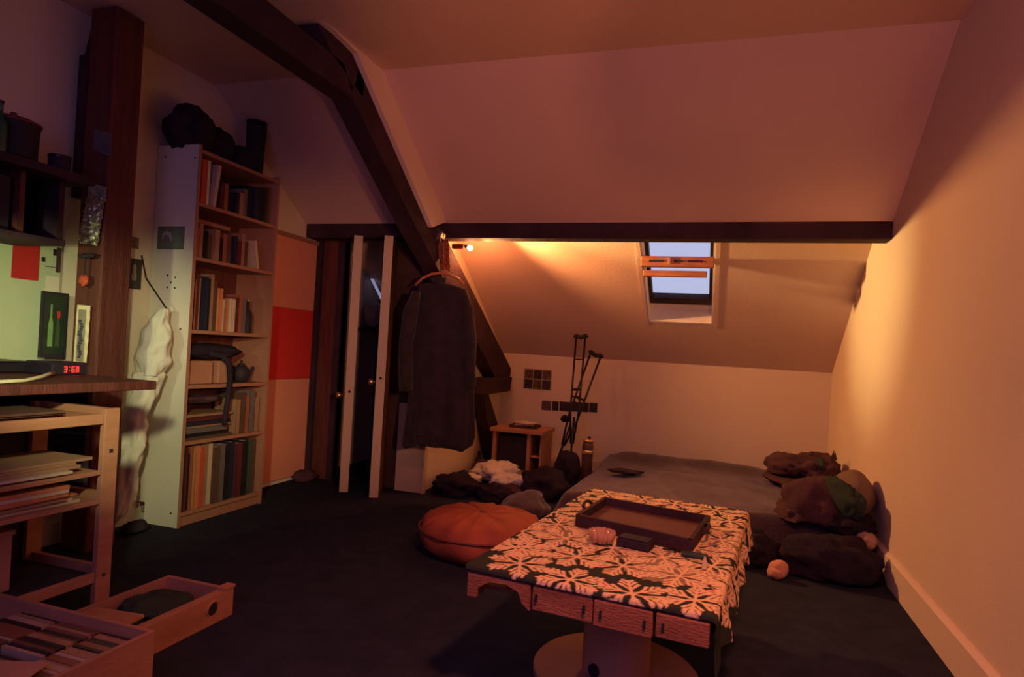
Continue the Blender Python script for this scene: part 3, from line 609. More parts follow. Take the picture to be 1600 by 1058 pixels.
# ------------------------------------------------------------------ pallet table
tb = thing('pallet_table', (-.27, 2.29, 0), 'table', 'low table made of a wooden pallet on a cable reel')
TA = -.095; TC = Vector((-.268, 2.30, 0)); RT = RZ(TA)
def tw(p): return RT @ Vector(p) + TC          # table frame: x across, y away from the viewer
PW, PL_ = .335, .62; PT, PB = .408, .326
def tbox(nm, a, b, m, parent, bev=.003, **k):
    q = MB(); q.box(a, b, bev)
    for v in q.bm.verts: v.co = tw(v.co)
    return q.build(nm, m, parent, **k)
nb = 8
for i in range(nb):
    y0 = -PL_ + i*(2*PL_)/nb
    tbox('deck_board', (-PW, y0+.004, PT-.014), (PW, y0+2*PL_/nb-.006, PT), PALLETW, tb)
# near face: arched stringer piece, then blocks
q = MB()
pts = [(-PW, PB), (-PW, PT-.015), (-.142, PT-.015), (-.142, PB-.004), (-.165, PB+.012), (-.178, PB+.040), (-.215, PB+.054), (-.27, PB+.050), (-.300, PB+.030), (-.306, PB)]
q.prism([(x, -PL_, z) for x, z in pts], (0, .05, 0))
for v in q.bm.verts: v.co = tw(v.co)
q.build('arched_block', PALLETW, tb)
for i, (x0, x1, db) in enumerate(((-.136, .036, .0), (.039, .195, -.004), (.203, PW, .004))):
    tbox('front_block', (x0, -PL_-.002*i, PB+db), (x1, -PL_+.10, PT-.015), PALLETW, tb, .004)
for x, z in ((-.122, .352), (.014, .350), (.060, .346), (.175, .345), (.222, .348)):
    tbox('joint_slot', (x-.0035, -PL_-.0062, z), (x+.0035, -PL_-.0042, z+.022), BLACK, tb, 0)
for yy in (-.02, .53): 
    for x0, x1 in ((-PW, -PW+.12), (-.05, .07), (PW-.12, PW)): tbox('inner_block', (x0, yy, PB), (x1, yy+.09, PT-.015), PALLETW, tb)
for x0 in (-PW, -.05, PW-.10): tbox('bottom_board', (x0, -PL_+.11, PB-.014), (x0+.10, PL_, PB-.001), PALLETW, tb)
# cable reel
RCX, RCY = -.275, 2.085
q = MB(); q.lathe([(.262, .001), (.265, .006), (.265, .026), (.260, .031)], (RCX, RCY, 0), 56); q.build('reel_foot', PLY, tb)
q = MB(); q.lathe([(.108, .0315), (.108, .28)], (RCX, RCY, 0), 36); q.build('reel_drum', PLY, tb)
q = MB(); q.lathe([(.262, .281), (.262, .311)], (RCX, RCY+.02, 0), 48); q.build('reel_top', PLY, tb)
q = MB(); q.tube([(RCX-.052, RCY-.096, .055), (RCX-.056, RCY-.103, .055)], .020, 16); q.build('drum_hole', BLACK, tb)

# cloth with a frond print (colours are a print in the fabric, laid down as a colour attribute)
NU, NV = 250, 380
U0, U1 = -.345, .455; V0, V1 = -.628, .645
res_ = 640; mask = np.zeros((int(res_*(V1-V0)), int(res_*(U1-U0))), np.float32)
H_, W_ = mask.shape; yy_, xx_ = np.mgrid[0:H_, 0:W_].astype(np.float32)/res_
def capsule(ax, ay, bx_, by_, r0, r1):
    x0 = max(int((min(ax, bx_)-.02)*res_), 0); x1 = min(int((max(ax, bx_)+.02)*res_)+1, W_)
    y0 = max(int((min(ay, by_)-.02)*res_), 0); y1 = min(int((max(ay, by_)+.02)*res_)+1, H_)
    if x1 <= x0 or y1 <= y0: return
    X = xx_[y0:y1, x0:x1]; Y = yy_[y0:y1, x0:x1]
    dx, dy = bx_-ax, by_-ay; L = dx*dx+dy*dy+1e-9
    t = np.clip(((X-ax)*dx+(Y-ay)*dy)/L, 0, 1)
    d = np.hypot(X-ax-t*dx, Y-ay-t*dy); r = r0+(r1-r0)*t
    mask[y0:y1, x0:x1] = np.maximum(mask[y0:y1, x0:x1], np.clip((r-d)*res_*1.0+.5, 0, 1))
r7 = random.Random(12)
def frond(cx, cy, R_, a0, arms=6):
    for k in range(arms):
        a = a0 + k*2*PI/arms; ca, sa = math.cos(a), math.sin(a)
        capsule(cx, cy, cx+R_*ca*.92, cy+R_*sa*.92, .0045, .0050)
        for j, (f, ln) in enumerate(((.26, .46), (.52, .36), (.76, .24))):
            px, py = cx+R_*f*ca, cy+R_*f*sa
            for s in (-1, 1):
                b = a + s*.56
                capsule(px, py, px+R_*ln*math.cos(b), py+R_*ln*math.sin(b), .0032, .0058)
pl = []
for _ in range(34): frond(r7.uniform(.10, .72), r7.uniform(.22, 1.2), .10, r7.uniform(0, 1.05))
mask *= .36
for cx, cy in ((.13, .10), (.30, .055), (.475, .045), (.63, .09), (.74, .20), (.06, .24)): pl.append((cx, cy))
for j in range(1, 9):
    for i in range(6): pl.append((.005 + .160*i + (.080 if j % 2 else 0) + r7.uniform(-.012, .012),   .095 + .158*j + r7.uniform(-.012, .012)))
for cx, cy in pl:
    if cx < .06 and cy < .2: continue
    frond(cx, cy, r7.uniform(.092, .106), r7.uniform(0, 1.05))
me = bpy.data.meshes.new('tablecloth')
us = np.linspace(U0, U1, NU); vv = np.linspace(V0, V1, NV)
verts = []; cols_ = []
for j in range(NV):
    v = vv[j]
    for i in range(NU):
        u = us[i]
        e = u - (PW+.004 + .004*math.sin(v*9)); z = PT+.003; x = u
        edge = v - V0
        if e > 0:
            th = min(e/.018, 1.0); ang = th*PI/2*.93
            x = PW+.004 + .0115*math.sin(ang); z = PT+.003 - .0115*(1-math.cos(ang))
            if e > .018:
                d = (e-.018); sway = .010*math.sin(v*26+1.3)+.006*math.sin(v*61)
                x += d*.16 + sway*min(d/.05, 1); z -= d*(.985)
        else:
            z += .0016*max(0, noise.noise(Vector((u*9, v*9, 1)))) + .0008
        # nothing hangs at the near edge but a small turned lip; the corner swings down
        y = v
        if edge < .012: z -= (.012-edge)*1.1; y = V0 + .010 + edge*.2 - .004
        if e > .018: z -= max(0, .06-edge)*.8*min(1, (e-.018)/.08)
        p = tw((x, y, z)); verts.append(tuple(p))
        mi = min(int((v-V0)*res_), H_-1); mj = min(int((u-U0)*res_), W_-1); cols_.append(mask[mi, mj])
faces = []
for j in range(NV-1):
    b = j*NU
    for i in range(NU-1): faces.append((b+i, b+i+1, b+NU+i+1, b+NU+i))
me.from_pydata(verts, [], faces); me.update()
for p in me.polygons: p.use_smooth = True
at_ = me.color_attributes.new('print', 'FLOAT_COLOR', 'POINT')
buf = np.ones((len(verts), 4), np.float32); buf[:, 0] = cols_; buf[:, 1] = cols_; buf[:, 2] = cols_
at_.data.foreach_set('color', buf.ravel())
CLOTH = mat('printed_cotton', (.7, .5, .3), .92, .1, .1, 12, .25, 300)
nt = CLOTH.node_tree; vc = nt.nodes.new('ShaderNodeVertexColor'); vc.layer_name = 'print'
mx = nt.nodes.new('ShaderNodeMix'); mx.data_type = 'RGBA'; mx.inputs[6].default_value = (.035, .042, .034, 1); mx.inputs[7].default_value = (.86, .62, .38, 1)
nt.links.new(vc.outputs[0], mx.inputs[0]); nt.links.new(mx.outputs[2], nt.nodes['Principled BSDF'].inputs['Base Color'])
me.materials.append(CLOTH)
clo = bpy.data.objects.new('tablecloth', me); C.objects.link(clo)
tag(clo, 'tablecloth', 'dark cotton cloth printed with pale branching fronds over the pallet table')
sd = clo.modifiers.new('solid', 'SOLIDIFY'); sd.thickness = .0016; sd.offset = 1
CT = PT + .0085     # resting height on the cloth
# wooden tray
ty = thing('serving_tray', (-.26, 2.37, CT), 'tray', 'dark wooden serving tray with raised edges on the printed tablecloth')
A_, B_, D_, E_ = Vector((-.475, 2.275, 0)), Vector((-.062, 2.150, 0)), Vector((-.012, 2.530, 0)), Vector((-.435, 2.625, 0))
def along(p, q_, w, h0, h1, nm, m, parent):
    d = (q_-p).normalized(); n2 = Vector((-d.y, d.x, 0))*w
    b = MB(); b.prism([p+Vector((0,0,h0)), q_+Vector((0,0,h0)), q_+n2+Vector((0,0,h0)), p+n2+Vector((0,0,h0))], (0,0,h1-h0)); return b.build(nm, m, parent)
for a, b in ((A_, B_), (B_, D_), (D_, E_), (E_, A_)): along(a, b, .014, CT+.001, CT+.042, 'tray_edge', DARKWOOD, ty)
q = MB(); q.prism([p+Vector((0,0,CT+.0005)) for p in (A_, B_, D_, E_)], (0,0,.010)); q.build('tray_base', mat('tray_wood', (.17, .07, .05), .6, .3, .35, 7, stretch=(1, 5, 1)), ty)
for p, s in (((A_+E_)/2, -1), ((B_+D_)/2, 1)):
    q = MB(); q.tube([p+Vector((0, -.06, CT+.03)), p+Vector((s*.02, -.05, CT+.045)), p+Vector((s*.024, 0, CT+.05)), p+Vector((s*.02, .05, CT+.045)), p+Vector((0, .06, CT+.03))], .006, 8); q.build('tray_handle', DARKWOOD, ty, smooth=True)
# ribbed glass bowl
gb = thing('glass_bowl', (-.345, 2.13, CT), 'bowl', 'small ribbed glass bowl in front of the serving tray')
q = MB(); rings = []
for r, z in ((.020, .001), (.034, .006), (.040, .022), (.043, .040), (.040, .041), (.036, .024), (.028, .010), (.004, .008)):
    rings.append([(-.350+r*(1+.10*math.cos(12*t))*math.cos(t), 2.115+r*(1+.10*math.cos(12*t))*math.sin(t), CT+z) for t in [2*PI*k/72 for k in range(72)]])
q.loft(rings); q.build('bowl', mat('amber_glass', (.75, .45, .30), .15, .5, .1, 10, trans=.35), gb, smooth=True)
t = thing('black_case', (-.23, 2.15, CT), 'case', 'small black case between the glass bowl and the tray edge')
q = MB(); q.box((-.295, 2.095, CT), (-.185, 2.160, CT+.026), .004, RZ(-.2)); q.build('case_body', BLACK, t); q = MB(); q.box((-.290, 2.10, CT+.0265), (-.19, 2.155, CT+.031), .001, RZ(-.2)); q.build('case_lid', BLACK, t)
q = MB(); q.box((-.092, 2.098, CT), (-.010, 2.128, CT+.012), .003, RZ(-.02)); q.build('lighter', mat('dark_green_plastic', (.03, .06, .04), .4, .4), cat='lighter', label='dark green flat lighter by the right edge of the tablecloth')
t = thing('candle_stub', (-.018, 2.015, CT), 'candle', 'tiny pale candle stub near the right front of the tablecloth')
q = MB(); q.lathe([(.009, 0), (.008, .012), (.004, .030), (.003, .036)], (-.018, 2.005, CT), 14); q.build('wax', CREAM, t); q = MB(); q.tube([(-.018, 2.005, CT+.036), (-.018, 2.005, CT+.041)], .0008, 6); q.build('wick', BLACK, t)

# ------------------------------------------------------------------ rust leather pouf
pf = thing('pouf', (-1.12, 3.08, 0), 'pouf', 'low round rust leather floor pouf left of the pallet table')
PC = Vector((-1.125, 3.085, 0))
bm = bmesh.new(); n = 96; prof = [(.02, .002), (.18, .001), (.26, .008), (.305, .045), (.318, .09), (.310, .135), (.285, .165), (.24, .185), (.17, .197), (.09, .200), (.03, .196), (.001, .195)]
rings = []
for r, z in prof:
    ring = []
    for k in range(n):
        t_ = 2*PI*k/n; wr = 1 + (.020*math.sin(8*t_+z*12) + .022*noise.noise(Vector((math.cos(t_)*3, math.sin(t_)*3, z*20))))*(1 if .01 < z < .19 else .3)
        zz_ = z*(1.05+.11*noise.noise(Vector((r*9*math.cos(t_), r*9*math.sin(t_), 4)))) - (.012*(math.cos(8*t_) > .86) if r < .29 and z > .15 and r > .04 else 0)
        ring.append(bm.verts.new((PC.x+r*wr*math.cos(t_), PC.y+r*wr*math.sin(t_), zz_)))
    rings.append(ring)
for i in range(len(rings)-1):
    for k in range(n): bm.faces.new((rings[i][k], rings[i][(k+1) % n], rings[i+1][(k+1) % n], rings[i+1][k]))
bm.faces.new(rings[0][::-1]); bm.faces.new(rings[-1])
me = bpy.data.meshes.new('pouf_body'); bm.to_mesh(me); bm.free()
for p in me.polygons: p.use_smooth = True
me.materials.append(ORANGECLOTH); o = bpy.data.objects.new('pouf_body', me); C.objects.link(o); o.parent = pf; o.matrix_parent_inverse = pf.matrix_basis.inverted()
q = MB(); q.tube([(PC.x+.323*math.cos(a), PC.y+.323*math.sin(a), .128) for a in [k*2*PI/64 for k in range(65)]], .005, 6); q.build('seam_piping', mat('dark_rust', (.22, .07, .05), .7, .2), pf, smooth=True)
q = MB(); q.lathe([(.018, .196), (.020, .203), (.012, .208), (.002, .209)], PC, 16); q.build('centre_button', mat('dark_rust_b', (.22, .07, .05), .7, .2), pf, smooth=True)
# second red pouf just entering the frame at the bottom
t = thing('floor_cushion', (.33, 1.22, 0), 'cushion', 'red round floor cushion just showing at the bottom edge near the right skirting')
CR = mat('dark_red_cushion', (.42, .05, .04), .8, .2, .25, 8, .3, 30)
q = MB(); q.lathe([(.05, .002), (.14, .004), (.20, .05), (.215, .15), (.20, .25), (.13, .335), (.05, .352), (.005, .353)], (.325, 1.235, 0), 48); q.build('cushion_body', CR, t, smooth=True)
q = MB(); q.lathe([(.016, .352), (.018, .358), (.010, .362), (.002, .363)], (.325, 1.235, 0), 16); q.build('centre_button', CR, t, smooth=True)

# ------------------------------------------------------------------ bed on the floor of the alcove
mt = thing('mattress', (-.1, 4.6, 0), 'mattress', 'floor mattress under a grey-brown blanket in the bed alcove')
q = MB(); q.box((-.84, 3.87, .004), (.80, 5.66, .150), .03); q.build('mattress_body', BROWNCLOTH, mt, smooth=False)
# blanket: a rumpled sheet lying over the mattress and running down its near side
bm = bmesh.new(); nx, ny = 130, 150; g = []
BX0, BX1, BY0, BY1 = -.98, .79, 3.71, 5.68
def ss(a, b, x): t = max(0, min(1, (x-a)/(b-a))); return t*t*(3-2*t)
for j in range(ny+1):
    r = []
    for i in range(nx+1):
        x = BX0 + (BX1-BX0)*i/nx; y = BY0 + (BY1-BY0)*j/ny
        top = ss(-.98, -.86, x)*ss(3.71, 3.84, y)
        z = .012 + .168*top
        w_ = noise.noise(Vector((x*2.1, y*1.6, .3)))*.035 + (abs(noise.noise(Vector((x*3.2+y*1.6, y*1.3-x, 2.2))))-.18)*.028 + noise.noise(Vector((x*16, y*6, 5)))*.004
        z += max(w_, -.018)*(.25+.75*top) + .012
        z += .055*math.exp(-((y-5.45)/.16)**2)*ss(-1.0, -.7, x)*(1-ss(.2, .7, x))       # ridge against the wall
        z += .05*math.exp(-((x-.30)/.18)**2 - ((y-3.95)/.22)**2)
        x2 = x + .02*noise.noise(Vector((y*5, 0, 7)))*(1-ss(-.98, -.86, x)); y2 = y + .03*noise.noise(Vector((x*6, 0, 9)))*(1-ss(3.71, 3.84, y))*0
        r.append(bm.verts.new((x2, y2, max(z, .006))))
    g.append(r)
for j in range(ny):
    for i in range(nx): bm.faces.new((g[j][i], g[j][i+1], g[j+1][i+1], g[j+1][i]))
me = bpy.data.meshes.new('blanket'); bm.to_mesh(me); bm.free()
for p in me.polygons: p.use_smooth = True
me.materials.append(GREYBROWN); o = bpy.data.objects.new('blanket', me); C.objects.link(o); o.modifiers.new('solid', 'SOLIDIFY').thickness = .004
tag(o, 'blanket', 'rumpled grey-brown blanket spread over the floor mattress')
blob('black_garment', (-.62, 4.62, .222), (.12, .07, .016), BLACKCLOTH, seed=51, amp=.25, cat='garment', label='small black garment lying on the blanket behind the pouf')
blob('blanket_fold', (-1.13, 3.84, .07), (.14, .25, .08), GREYBROWN, seed=52, amp=.2, freq=2.2, floor=.004, cat='blanket', label='second grey-brown blanket heaped between pouf and mattress corner')
# clothes and pillows heaped against the right wall
blob('dark_pillow', (.47, 4.86, .355), (.15, .17, .085), BROWNCLOTH, seed=61, amp=.16, folds=.18, floor=.30, cat='pillow', label='dark brown pillow at the far left of the heap by the right wall', rot=.2)
gp = thing('crumpled_duvet', (.67, 4.88, .3), 'duvet', 'crumpled dark duvet with a green stripe behind the heap by the wall')
blob('duvet_body', (.655, 4.86, .360), (.145, .20, .095), BROWNCLOTH, gp, seed=62, amp=.2, folds=.25, floor=.305)
blob('green_stripe', (.655, 4.73, .365), (.035, .05, .080), GREENCLOTH, gp, seed=63, amp=.2)
q = MB()
for x, y, z, h, a in ((.735, 4.75, .44, .06, .2), (.76, 4.80, .43, .05, -.1), (.60, 4.75, .45, .03, .5)):
    q.prism([(x-.012, y, z), (x+.014, y, z), (x+.004+a*.03, y, z+h)], (0, .01, 0))
q.build('duvet_corner', BROWNCLOTH, gp)
blob('spare_pillow', (.56, 4.9, .255), (.24, .28, .050), BROWNCLOTH, seed=64, amp=.10, floor=.215, cat='pillow', label='flat brown pillow on the blanket beneath the far heap')
bn = thing('rolled_quilt', (.52, 3.95, .3), 'quilt', 'big rounded brown quilt bundled at the near end of the bed')
blob('quilt_body', (.53, 3.93, .260), (.175, .22, .180), BROWNCLOTH, bn, seed=71, amp=.14, folds=.10, floor=.215)
blob('quilt_fold', (.42, 3.90, .22), (.09, .18, .07), BROWNCLOTH, bn, seed=72, amp=.2, folds=.15, floor=.21)
blob('green_scarf', (.615, 3.82, .335), (.045, .19, .115), GREENCLOTH, seed=73, amp=.14, folds=.2, rot=.6, cat='scarf', label='dark green cloth squeezed between the brown quilt and the tan cushion')
tc_ = thing('tan_cushion', (.73, 3.95, .4), 'cushion', 'plump tan cushion leaning on the right wall atop the heap')
blob('cushion_body', (.715, 3.95, .340), (.118, .21, .145), TANCLOTH, tc_, seed=74, amp=.08, freq=2, rot=-.2)
blob('dark_jumper', (.68, 3.80, .225), (.13, .12, .065), BLACKCLOTH, seed=75, amp=.2, folds=.2, cat='jumper', label='dark jumper crushed under the tan cushion by the right wall')
pb = thing('pillow_end', (.755, 3.77, .15), 'pillow', 'pale pillow end poking out low in the heap by the skirting')
blob('pillow_body', (.755, 3.70, .170), (.055, .06, .045), mat('peach_cotton', (.55, .32, .22), .9, .1, .1, 8, .4, 30), pb, seed=76, amp=.12)
blob('dark_bedding', (.57, 3.54, .075), (.235, .15, .13), BLACKCLOTH, seed=77, amp=.2, folds=.2, floor=.004, cat='bedding', label='dark bedding slumped on the carpet in front of the quilt')
blob('black_coat', (.20, 3.57, .07), (.125, .12, .10), BLACKCLOTH, seed=78, amp=.25, folds=.2, floor=.004, cat='coat', label='black coat crumpled on the carpet right of the pallet table')
sh = thing('slipper', (.31, 3.38, .05), 'slipper', 'small peach slipper on the carpet below the black coat')
blob('slipper_sole', (.318, 3.39, .045), (.045, .036, .048), mat('peach_felt', (.72, .36, .24), .9, .1, .08, 20, .2, 60), sh, seed=79, amp=.12, freq=1.5, floor=.002)
blob('slipper_toe', (.305, 3.375, .030), (.040, .030, .030), mat('peach_felt_b', (.66, .34, .23), .9, .1, .08, 20, .2, 60), sh, seed=80, amp=.1, floor=.002)

# ------------------------------------------------------------------ bedside cabinet with papers
cb = thing('bedside_cabinet', (-1.60, 5.2, 0), 'cabinet', 'small open-fronted wooden cabinet in the corner behind the strut')
K0, K1, KY0, KY1, KZ = -1.80, -1.38, 5.05, 5.42, .395
bx('top_board', (K0-.02, KY0-.02, KZ-.032), (K1+.02, KY1, KZ), PLY, cb, .003)
bx('side_panel', (K0, KY0, 0.001), (K0+.03, KY1, KZ-.033), PLY, cb, .002); bx('side_panel', (-1.50, KY0, 0.001), (-1.47, KY1, KZ-.033), PLY, cb, .002)
bx('side_panel', (K1-.012, KY0+.02, .001), (K1, KY1, KZ-.033), PLY, cb, .002)
bx('back_panel', (K0+.031, KY1-.012, .01), (K1-.013, KY1-.001, KZ-.034), BLACK, cb); bx('bottom_board', (K0+.031, KY0+.002, .03), (-1.501, KY1-.013, .055), PLY, cb)
bx('inner_shelf', (-1.469, KY0+.025, .17), (K1-.013, KY1-.013, .182), PLY, cb)
bx('screen_box', (K0+.045, KY0+.03, .0555), (-1.515, KY1-.03, .33), BLACK, None, .004, cat='box', label='black box filling the opening of the bedside cabinet')
q = MB(); q.box((-1.70, 5.14, KZ+.001), (-1.46, 5.34, KZ+.022), .003, RZ(.10)); q.build('book', BROWNCLOTH, cat='book', label='dark closed book on the bedside cabinet under papers')
for i, (dx, dy, a, h) in enumerate(((0, 0, .25, .010), (.02, -.02, .0, .006), (.01, .01, -.35, .004))):
    q = MB(); q.box((-1.66+dx, 5.15+dy, KZ+.023+[0, .0105, .017][i]), (-1.50+dx, 5.30+dy, KZ+.023+[0, .0105, .017][i]+h), 0, RZ(a)); q.build('paper_stack', PAPER if i != 1 else bookmat('tan', COL['tan']), cat='paper', group='papers on the bedside cabinet', label=['bottom block of papers on the bedside cabinet', 'brown paper wad between white sheets on the bedside cabinet', 'top white sheet askew on the bedside cabinet'][i])
# pictures on the knee wall
def onwall(x0, z0, x1, z1, y=5.719): return (x0, y-.0025, z0), (x1, y-.0008, z1)
ph = thing('picture_sheet', (-1.63, 5.717, .8), 'poster', 'sheet of six small pictures pinned high on the knee wall corner')
bx('sheet', *onwall(-1.765, .695, -1.495, .885), mat('poster_paper', (.42, .30, .24), .8, .1, .1), ph)
rr = random.Random(4)
for j in range(2):
    for i in range(3):
        x0 = -1.755+i*.086; z0 = .702+j*.092
        bx('small_picture', (x0, 5.7155, z0), (x0+.078, 5.7164, z0+.084), [mat(f'pic{i}{j}', (.10+.12*((i+j) % 2), .07+.07*((i+j) % 2), .08), .7, .1, .8, 35)][0], ph)
for i, (x0, x1) in enumerate(((-1.575, -1.485), (-1.475, -1.415), (-1.405, -1.31), (-1.305, -1.22), (-1.215, -1.135), (-1.13, -1.055))):
    t = thing('photograph', (x0, 5.717, .55), 'photo', f'dark photograph, {ORD[i]} from the left in the strip behind the crutches', 'strip of photographs on the knee wall')
    zz = .512 + .018*i/5; bx('photo_print', (x0, 5.7165, zz), (x1, 5.7185, zz+.085), mat(f'photo_{i}', (.06 if i else .16, .035 if i else .09, .04 if i else .08), .4, .4, .5, 30), t)

# ------------------------------------------------------------------ crutches
def crutch(label, top0, top1, foot, grip, pad_tilt=0):
    t = thing('crutch', foot, 'crutch', label)
    T0, T1, F = Vector(top0), Vector(top1), Vector(foot)
    mid = (T0+T1)/2; ax = (F-mid); L = ax.length; axn = ax.normalized()
    half = (T1-T0)/2
    J0 = mid + ax*.52 - half*.9; J1 = mid + ax*.52 + half*.9; Jc = mid + ax*.74
    for a, b in ((T0, J0), (T1, J1)):
        q = MB(); q.tube([a, b, Jc + (b-(J0+J1)/2)*.25], .0085, 8); q.build('upright', DARKMETAL, t, smooth=True)
    q = MB(); q.tube([mid+ax*.56, F+Vector((0,0,.02))], .0095, 8); q.build('lower_tube', DARKMETAL, t, smooth=True)
    q = MB(); q.tube([F+Vector((0,0,.045)), F+Vector((0,0,.012)), F], [.013, .017, .019], 12); q.build('rubber_foot', BLACK, t)
    d = half.normalized(); 
    q = MB(); q.tube([T0-d*.020, T0-d*.005+axn*-.008, mid+axn*.006, T1+d*.005+axn*-.008, T1+d*.022], [.010, .017, .018, .017, .010], 10); q.build('arm_pad', BLACK, t, smooth=True)
    for g_ in grip:
        q = MB(); q.tube([mid+ax*g_-half*.97, mid+ax*g_+half*.97], .011 if g_ == grip[0] else .006, 8); q.build('hand_grip' if g_ == grip[0] else 'cross_bar', BLACK, t)
    return t
crutch('upright black crutch leaning on the knee wall left of the bed', (-1.190, 5.28, 1.19), (-1.112, 5.28, 1.195), (-1.135, 5.08, .002), (.37, .16, .42))
crutch('slanting black crutch crossing behind the upright one', (-1.072, 5.35, 1.065), (-.985, 5.35, 1.035), (-1.31, 5.20, .002), (.36, .40))
blob('black_bag', (-1.115, 4.94, .13), (.10, .09, .14), BLACKCLOTH, seed=85, amp=.2, floor=.003, cat='bag', label='black bag standing at the feet of the crutches')
blob('wool_hat', (-1.225, 5.22, .500), (.042, .035, .030), BLACKCLOTH, seed=86, amp=.15, cat='hat', label='small black hat hooked on the slanting crutch')
jr = thing('glass_jar', (-1.015, 5.18, 0), 'jar', 'tall clear glass jar with a gleaming brass lid beside the crutches')
q = MB(); q.lathe([(.036, .002), (.044, .02), (.046, .30), (.040, .33)], (-1.015, 5.18, 0), 28); q.build('jar_body', mat('smoked_jar', (.22, .12, .08), .12, .5, .1, 10, trans=.4), jr, smooth=True)
q = MB(); q.lathe([(.044, .331), (.046, .345), (.036, .355), (.01, .358)], (-1.015, 5.18, 0), 28); q.build('lid', BRASS, jr, smooth=True)
q = MB(); q.lathe([(.0468, .23), (.0475, .24), (.0475, .255), (.0468, .265)], (-1.015, 5.18, 0), 28); q.build('brass_band', BRASS, jr, smooth=True)
bottle(-1.03, 5.30, .0, .026, .36, BLACK, 'dark bottle between the glass jar and the bed')
# floor clutter
blob('white_shirt', (-1.66, 4.80, .075), (.17, .16, .085), WHITECLOTH, seed=91, amp=.35, folds=.3, floor=.003, freq=3.4, cat='shirt', label='crumpled white shirt on the carpet in front of the cabinet')
blob('white_towel', (-1.50, 4.62, .05), (.14, .10, .055), WHITECLOTH, seed=92, amp=.3, folds=.3, floor=.003, cat='towel', label='white towel lying right of the crumpled white shirt')
blob('white_sock', (-1.80, 4.55, .045), (.10, .07, .045), WHITECLOTH, seed=93, amp=.3, folds=.3, floor=.003, cat='sock', label='white sock between the shirt and the black trousers')
blob('black_trousers', (-1.76, 4.22, .06), (.17, .15, .085), BLACKCLOTH, seed=94, amp=.3, folds=.25, floor=.003, cat='trousers', label='black trousers heaped on the carpet under the hanging coat')
blob('black_sweater', (-1.46, 4.20, .045), (.12, .11, .06), BLACKCLOTH, seed=95, amp=.3, folds=.25, floor=.003, cat='sweater', label='black sweater heaped behind the rust pouf')
blob('rucksack', (-1.17, 4.48, .085), (.165, .20, .13), BLACKCLOTH, seed=96, amp=.22, floor=.003, cat='rucksack', label='bulky black rucksack between white towel and mattress')
blob('brown_jumper', (-1.38, 4.38, .035), (.10, .09, .04), BROWNCLOTH, seed=97, amp=.25, folds=.3, floor=.003, cat='jumper', label='small brown jumper between black sweater and rucksack')
q = MB(); q.box((-1.36, 4.92, .002), (-1.20, 5.02, .10), .005); q.build('shoe_box', mat('rust_box', (.42, .16, .10), .8, .2, .1), cat='box', label='small rust box on the carpet behind the rucksack')
bottle(-1.93, 5.10, 0, .032, .17, BLACK, 'small dark bottle by the foot of the truss strut')
blob('brown_bag', (-1.86, 5.00, .06), (.08, .07, .065), BROWNCLOTH, seed=98, amp=.25, floor=.003, cat='bag', label='little brown bag on the carpet beside the truss strut')
blob('dark_mat', (-2.86, 4.0, .03), (.08, .10, .05), BROWNCLOTH, seed=99, amp=.2, floor=.003, cat='cloth', label='dark cloth on the carpet at the foot of the orange door')

# ------------------------------------------------------------------ coat on a hanger hooked on the truss
hg = thing('coat_hanger', (-1.80, 3.84, 1.5), 'hanger', 'orange-brown wooden hanger hooked on the purlin')
HC = Vector((-1.80, 3.84, 1.520))
hd = Vector((.155, .035, 0)) 
q = MB(); q.tube([HC-hd*1.03+Vector((0,0,-.088)), HC-hd*.75+Vector((0,0,-.040)), HC-hd*.35+Vector((0,0,-.008)), HC, HC+hd*.35+Vector((0,0,-.008)), HC+hd*.75+Vector((0,0,-.032)), HC+hd*1.0+Vector((0,0,-.065))], [.007, .009, .010, .010, .010, .009, .007], 8)
q.build('hanger_bow', mat('hanger_wood', (.60, .20, .08), .45, .4, .2, 9), hg, smooth=True)
q = MB(); q.tube([HC, HC+Vector((0,0,.05)), HC+Vector((.012,.0,.075)), HC+Vector((.0,.01,.26))], .003, 6); q.build('hook', DARKMETAL, hg)
ct = thing('long_coat', (-1.80, 3.86, .9), 'coat', 'long dark coat hanging on the wooden hanger before the truss')
def coat_body():
    q = MB(); rings = []
    P = [(1.452, -1.816, .020, .020, 0), (1.445, -1.815, .085, .040, 0), (1.425, -1.812, .140, .050, 0), (1.36, -1.800, .165, .065, 0), (1.20, -1.785, .175, .080, 0), (1.0, -1.770, .185, .088, 0), (.80, -1.765, .200, .095, 0), (.60, -1.765, .215, .10, 0), (.47, -1.768, .222, .10, 0), (.405, -1.775, .220, .10, 0), (.392, -1.775, .205, .09, 0)]
    pts = []
    for i in range(len(P)-1):
        for k in range(8):
            f = k/8; pts.append([P[i][j]*(1-f)+P[i+1][j]*f for j in range(4)])
    pts.append(list(P[-1][:4]))
    for z, cx, hx, hy in pts:
        r = []
        for k in range(72):
            t = 2*PI*k/72; dr_ = max(0, min(1, (1.40-z)/.9))
            f = 1 + dr_*(.10*math.sin(7*t+1.2) + .07*math.sin(12*t+z*2)) + .03*noise.noise(Vector((math.cos(t)*2, math.sin(t)*2, z*5)))
            zz_ = z + (.018*math.sin(3*t+.6)+.012*math.sin(5*t))*(1 if z < .45 else 0) 
            y = 3.83 + hy*f*math.sin(t) + .18*hx*math.cos(t)
            r.append((cx+hx*math.cos(t)*(1+.4*(f-1)), y, zz_))
        rings.append(r)
    q.loft(rings); return q
COATM = mat('coat_wool', (.045, .028, .034), .95, .1, .35, 14, .5, 60, sheen=.15)
coat_body().build('coat_body', COATM, ct, smooth=True)
def sleeve(pts, rs):
    q = MB(); q.tube(pts, rs, 14); 
    for v in q.bm.verts: v.co += Vector((1, 1, .3))*.010*noise.noise(v.co*14)
    q.build('sleeve', COATM, ct, smooth=True)
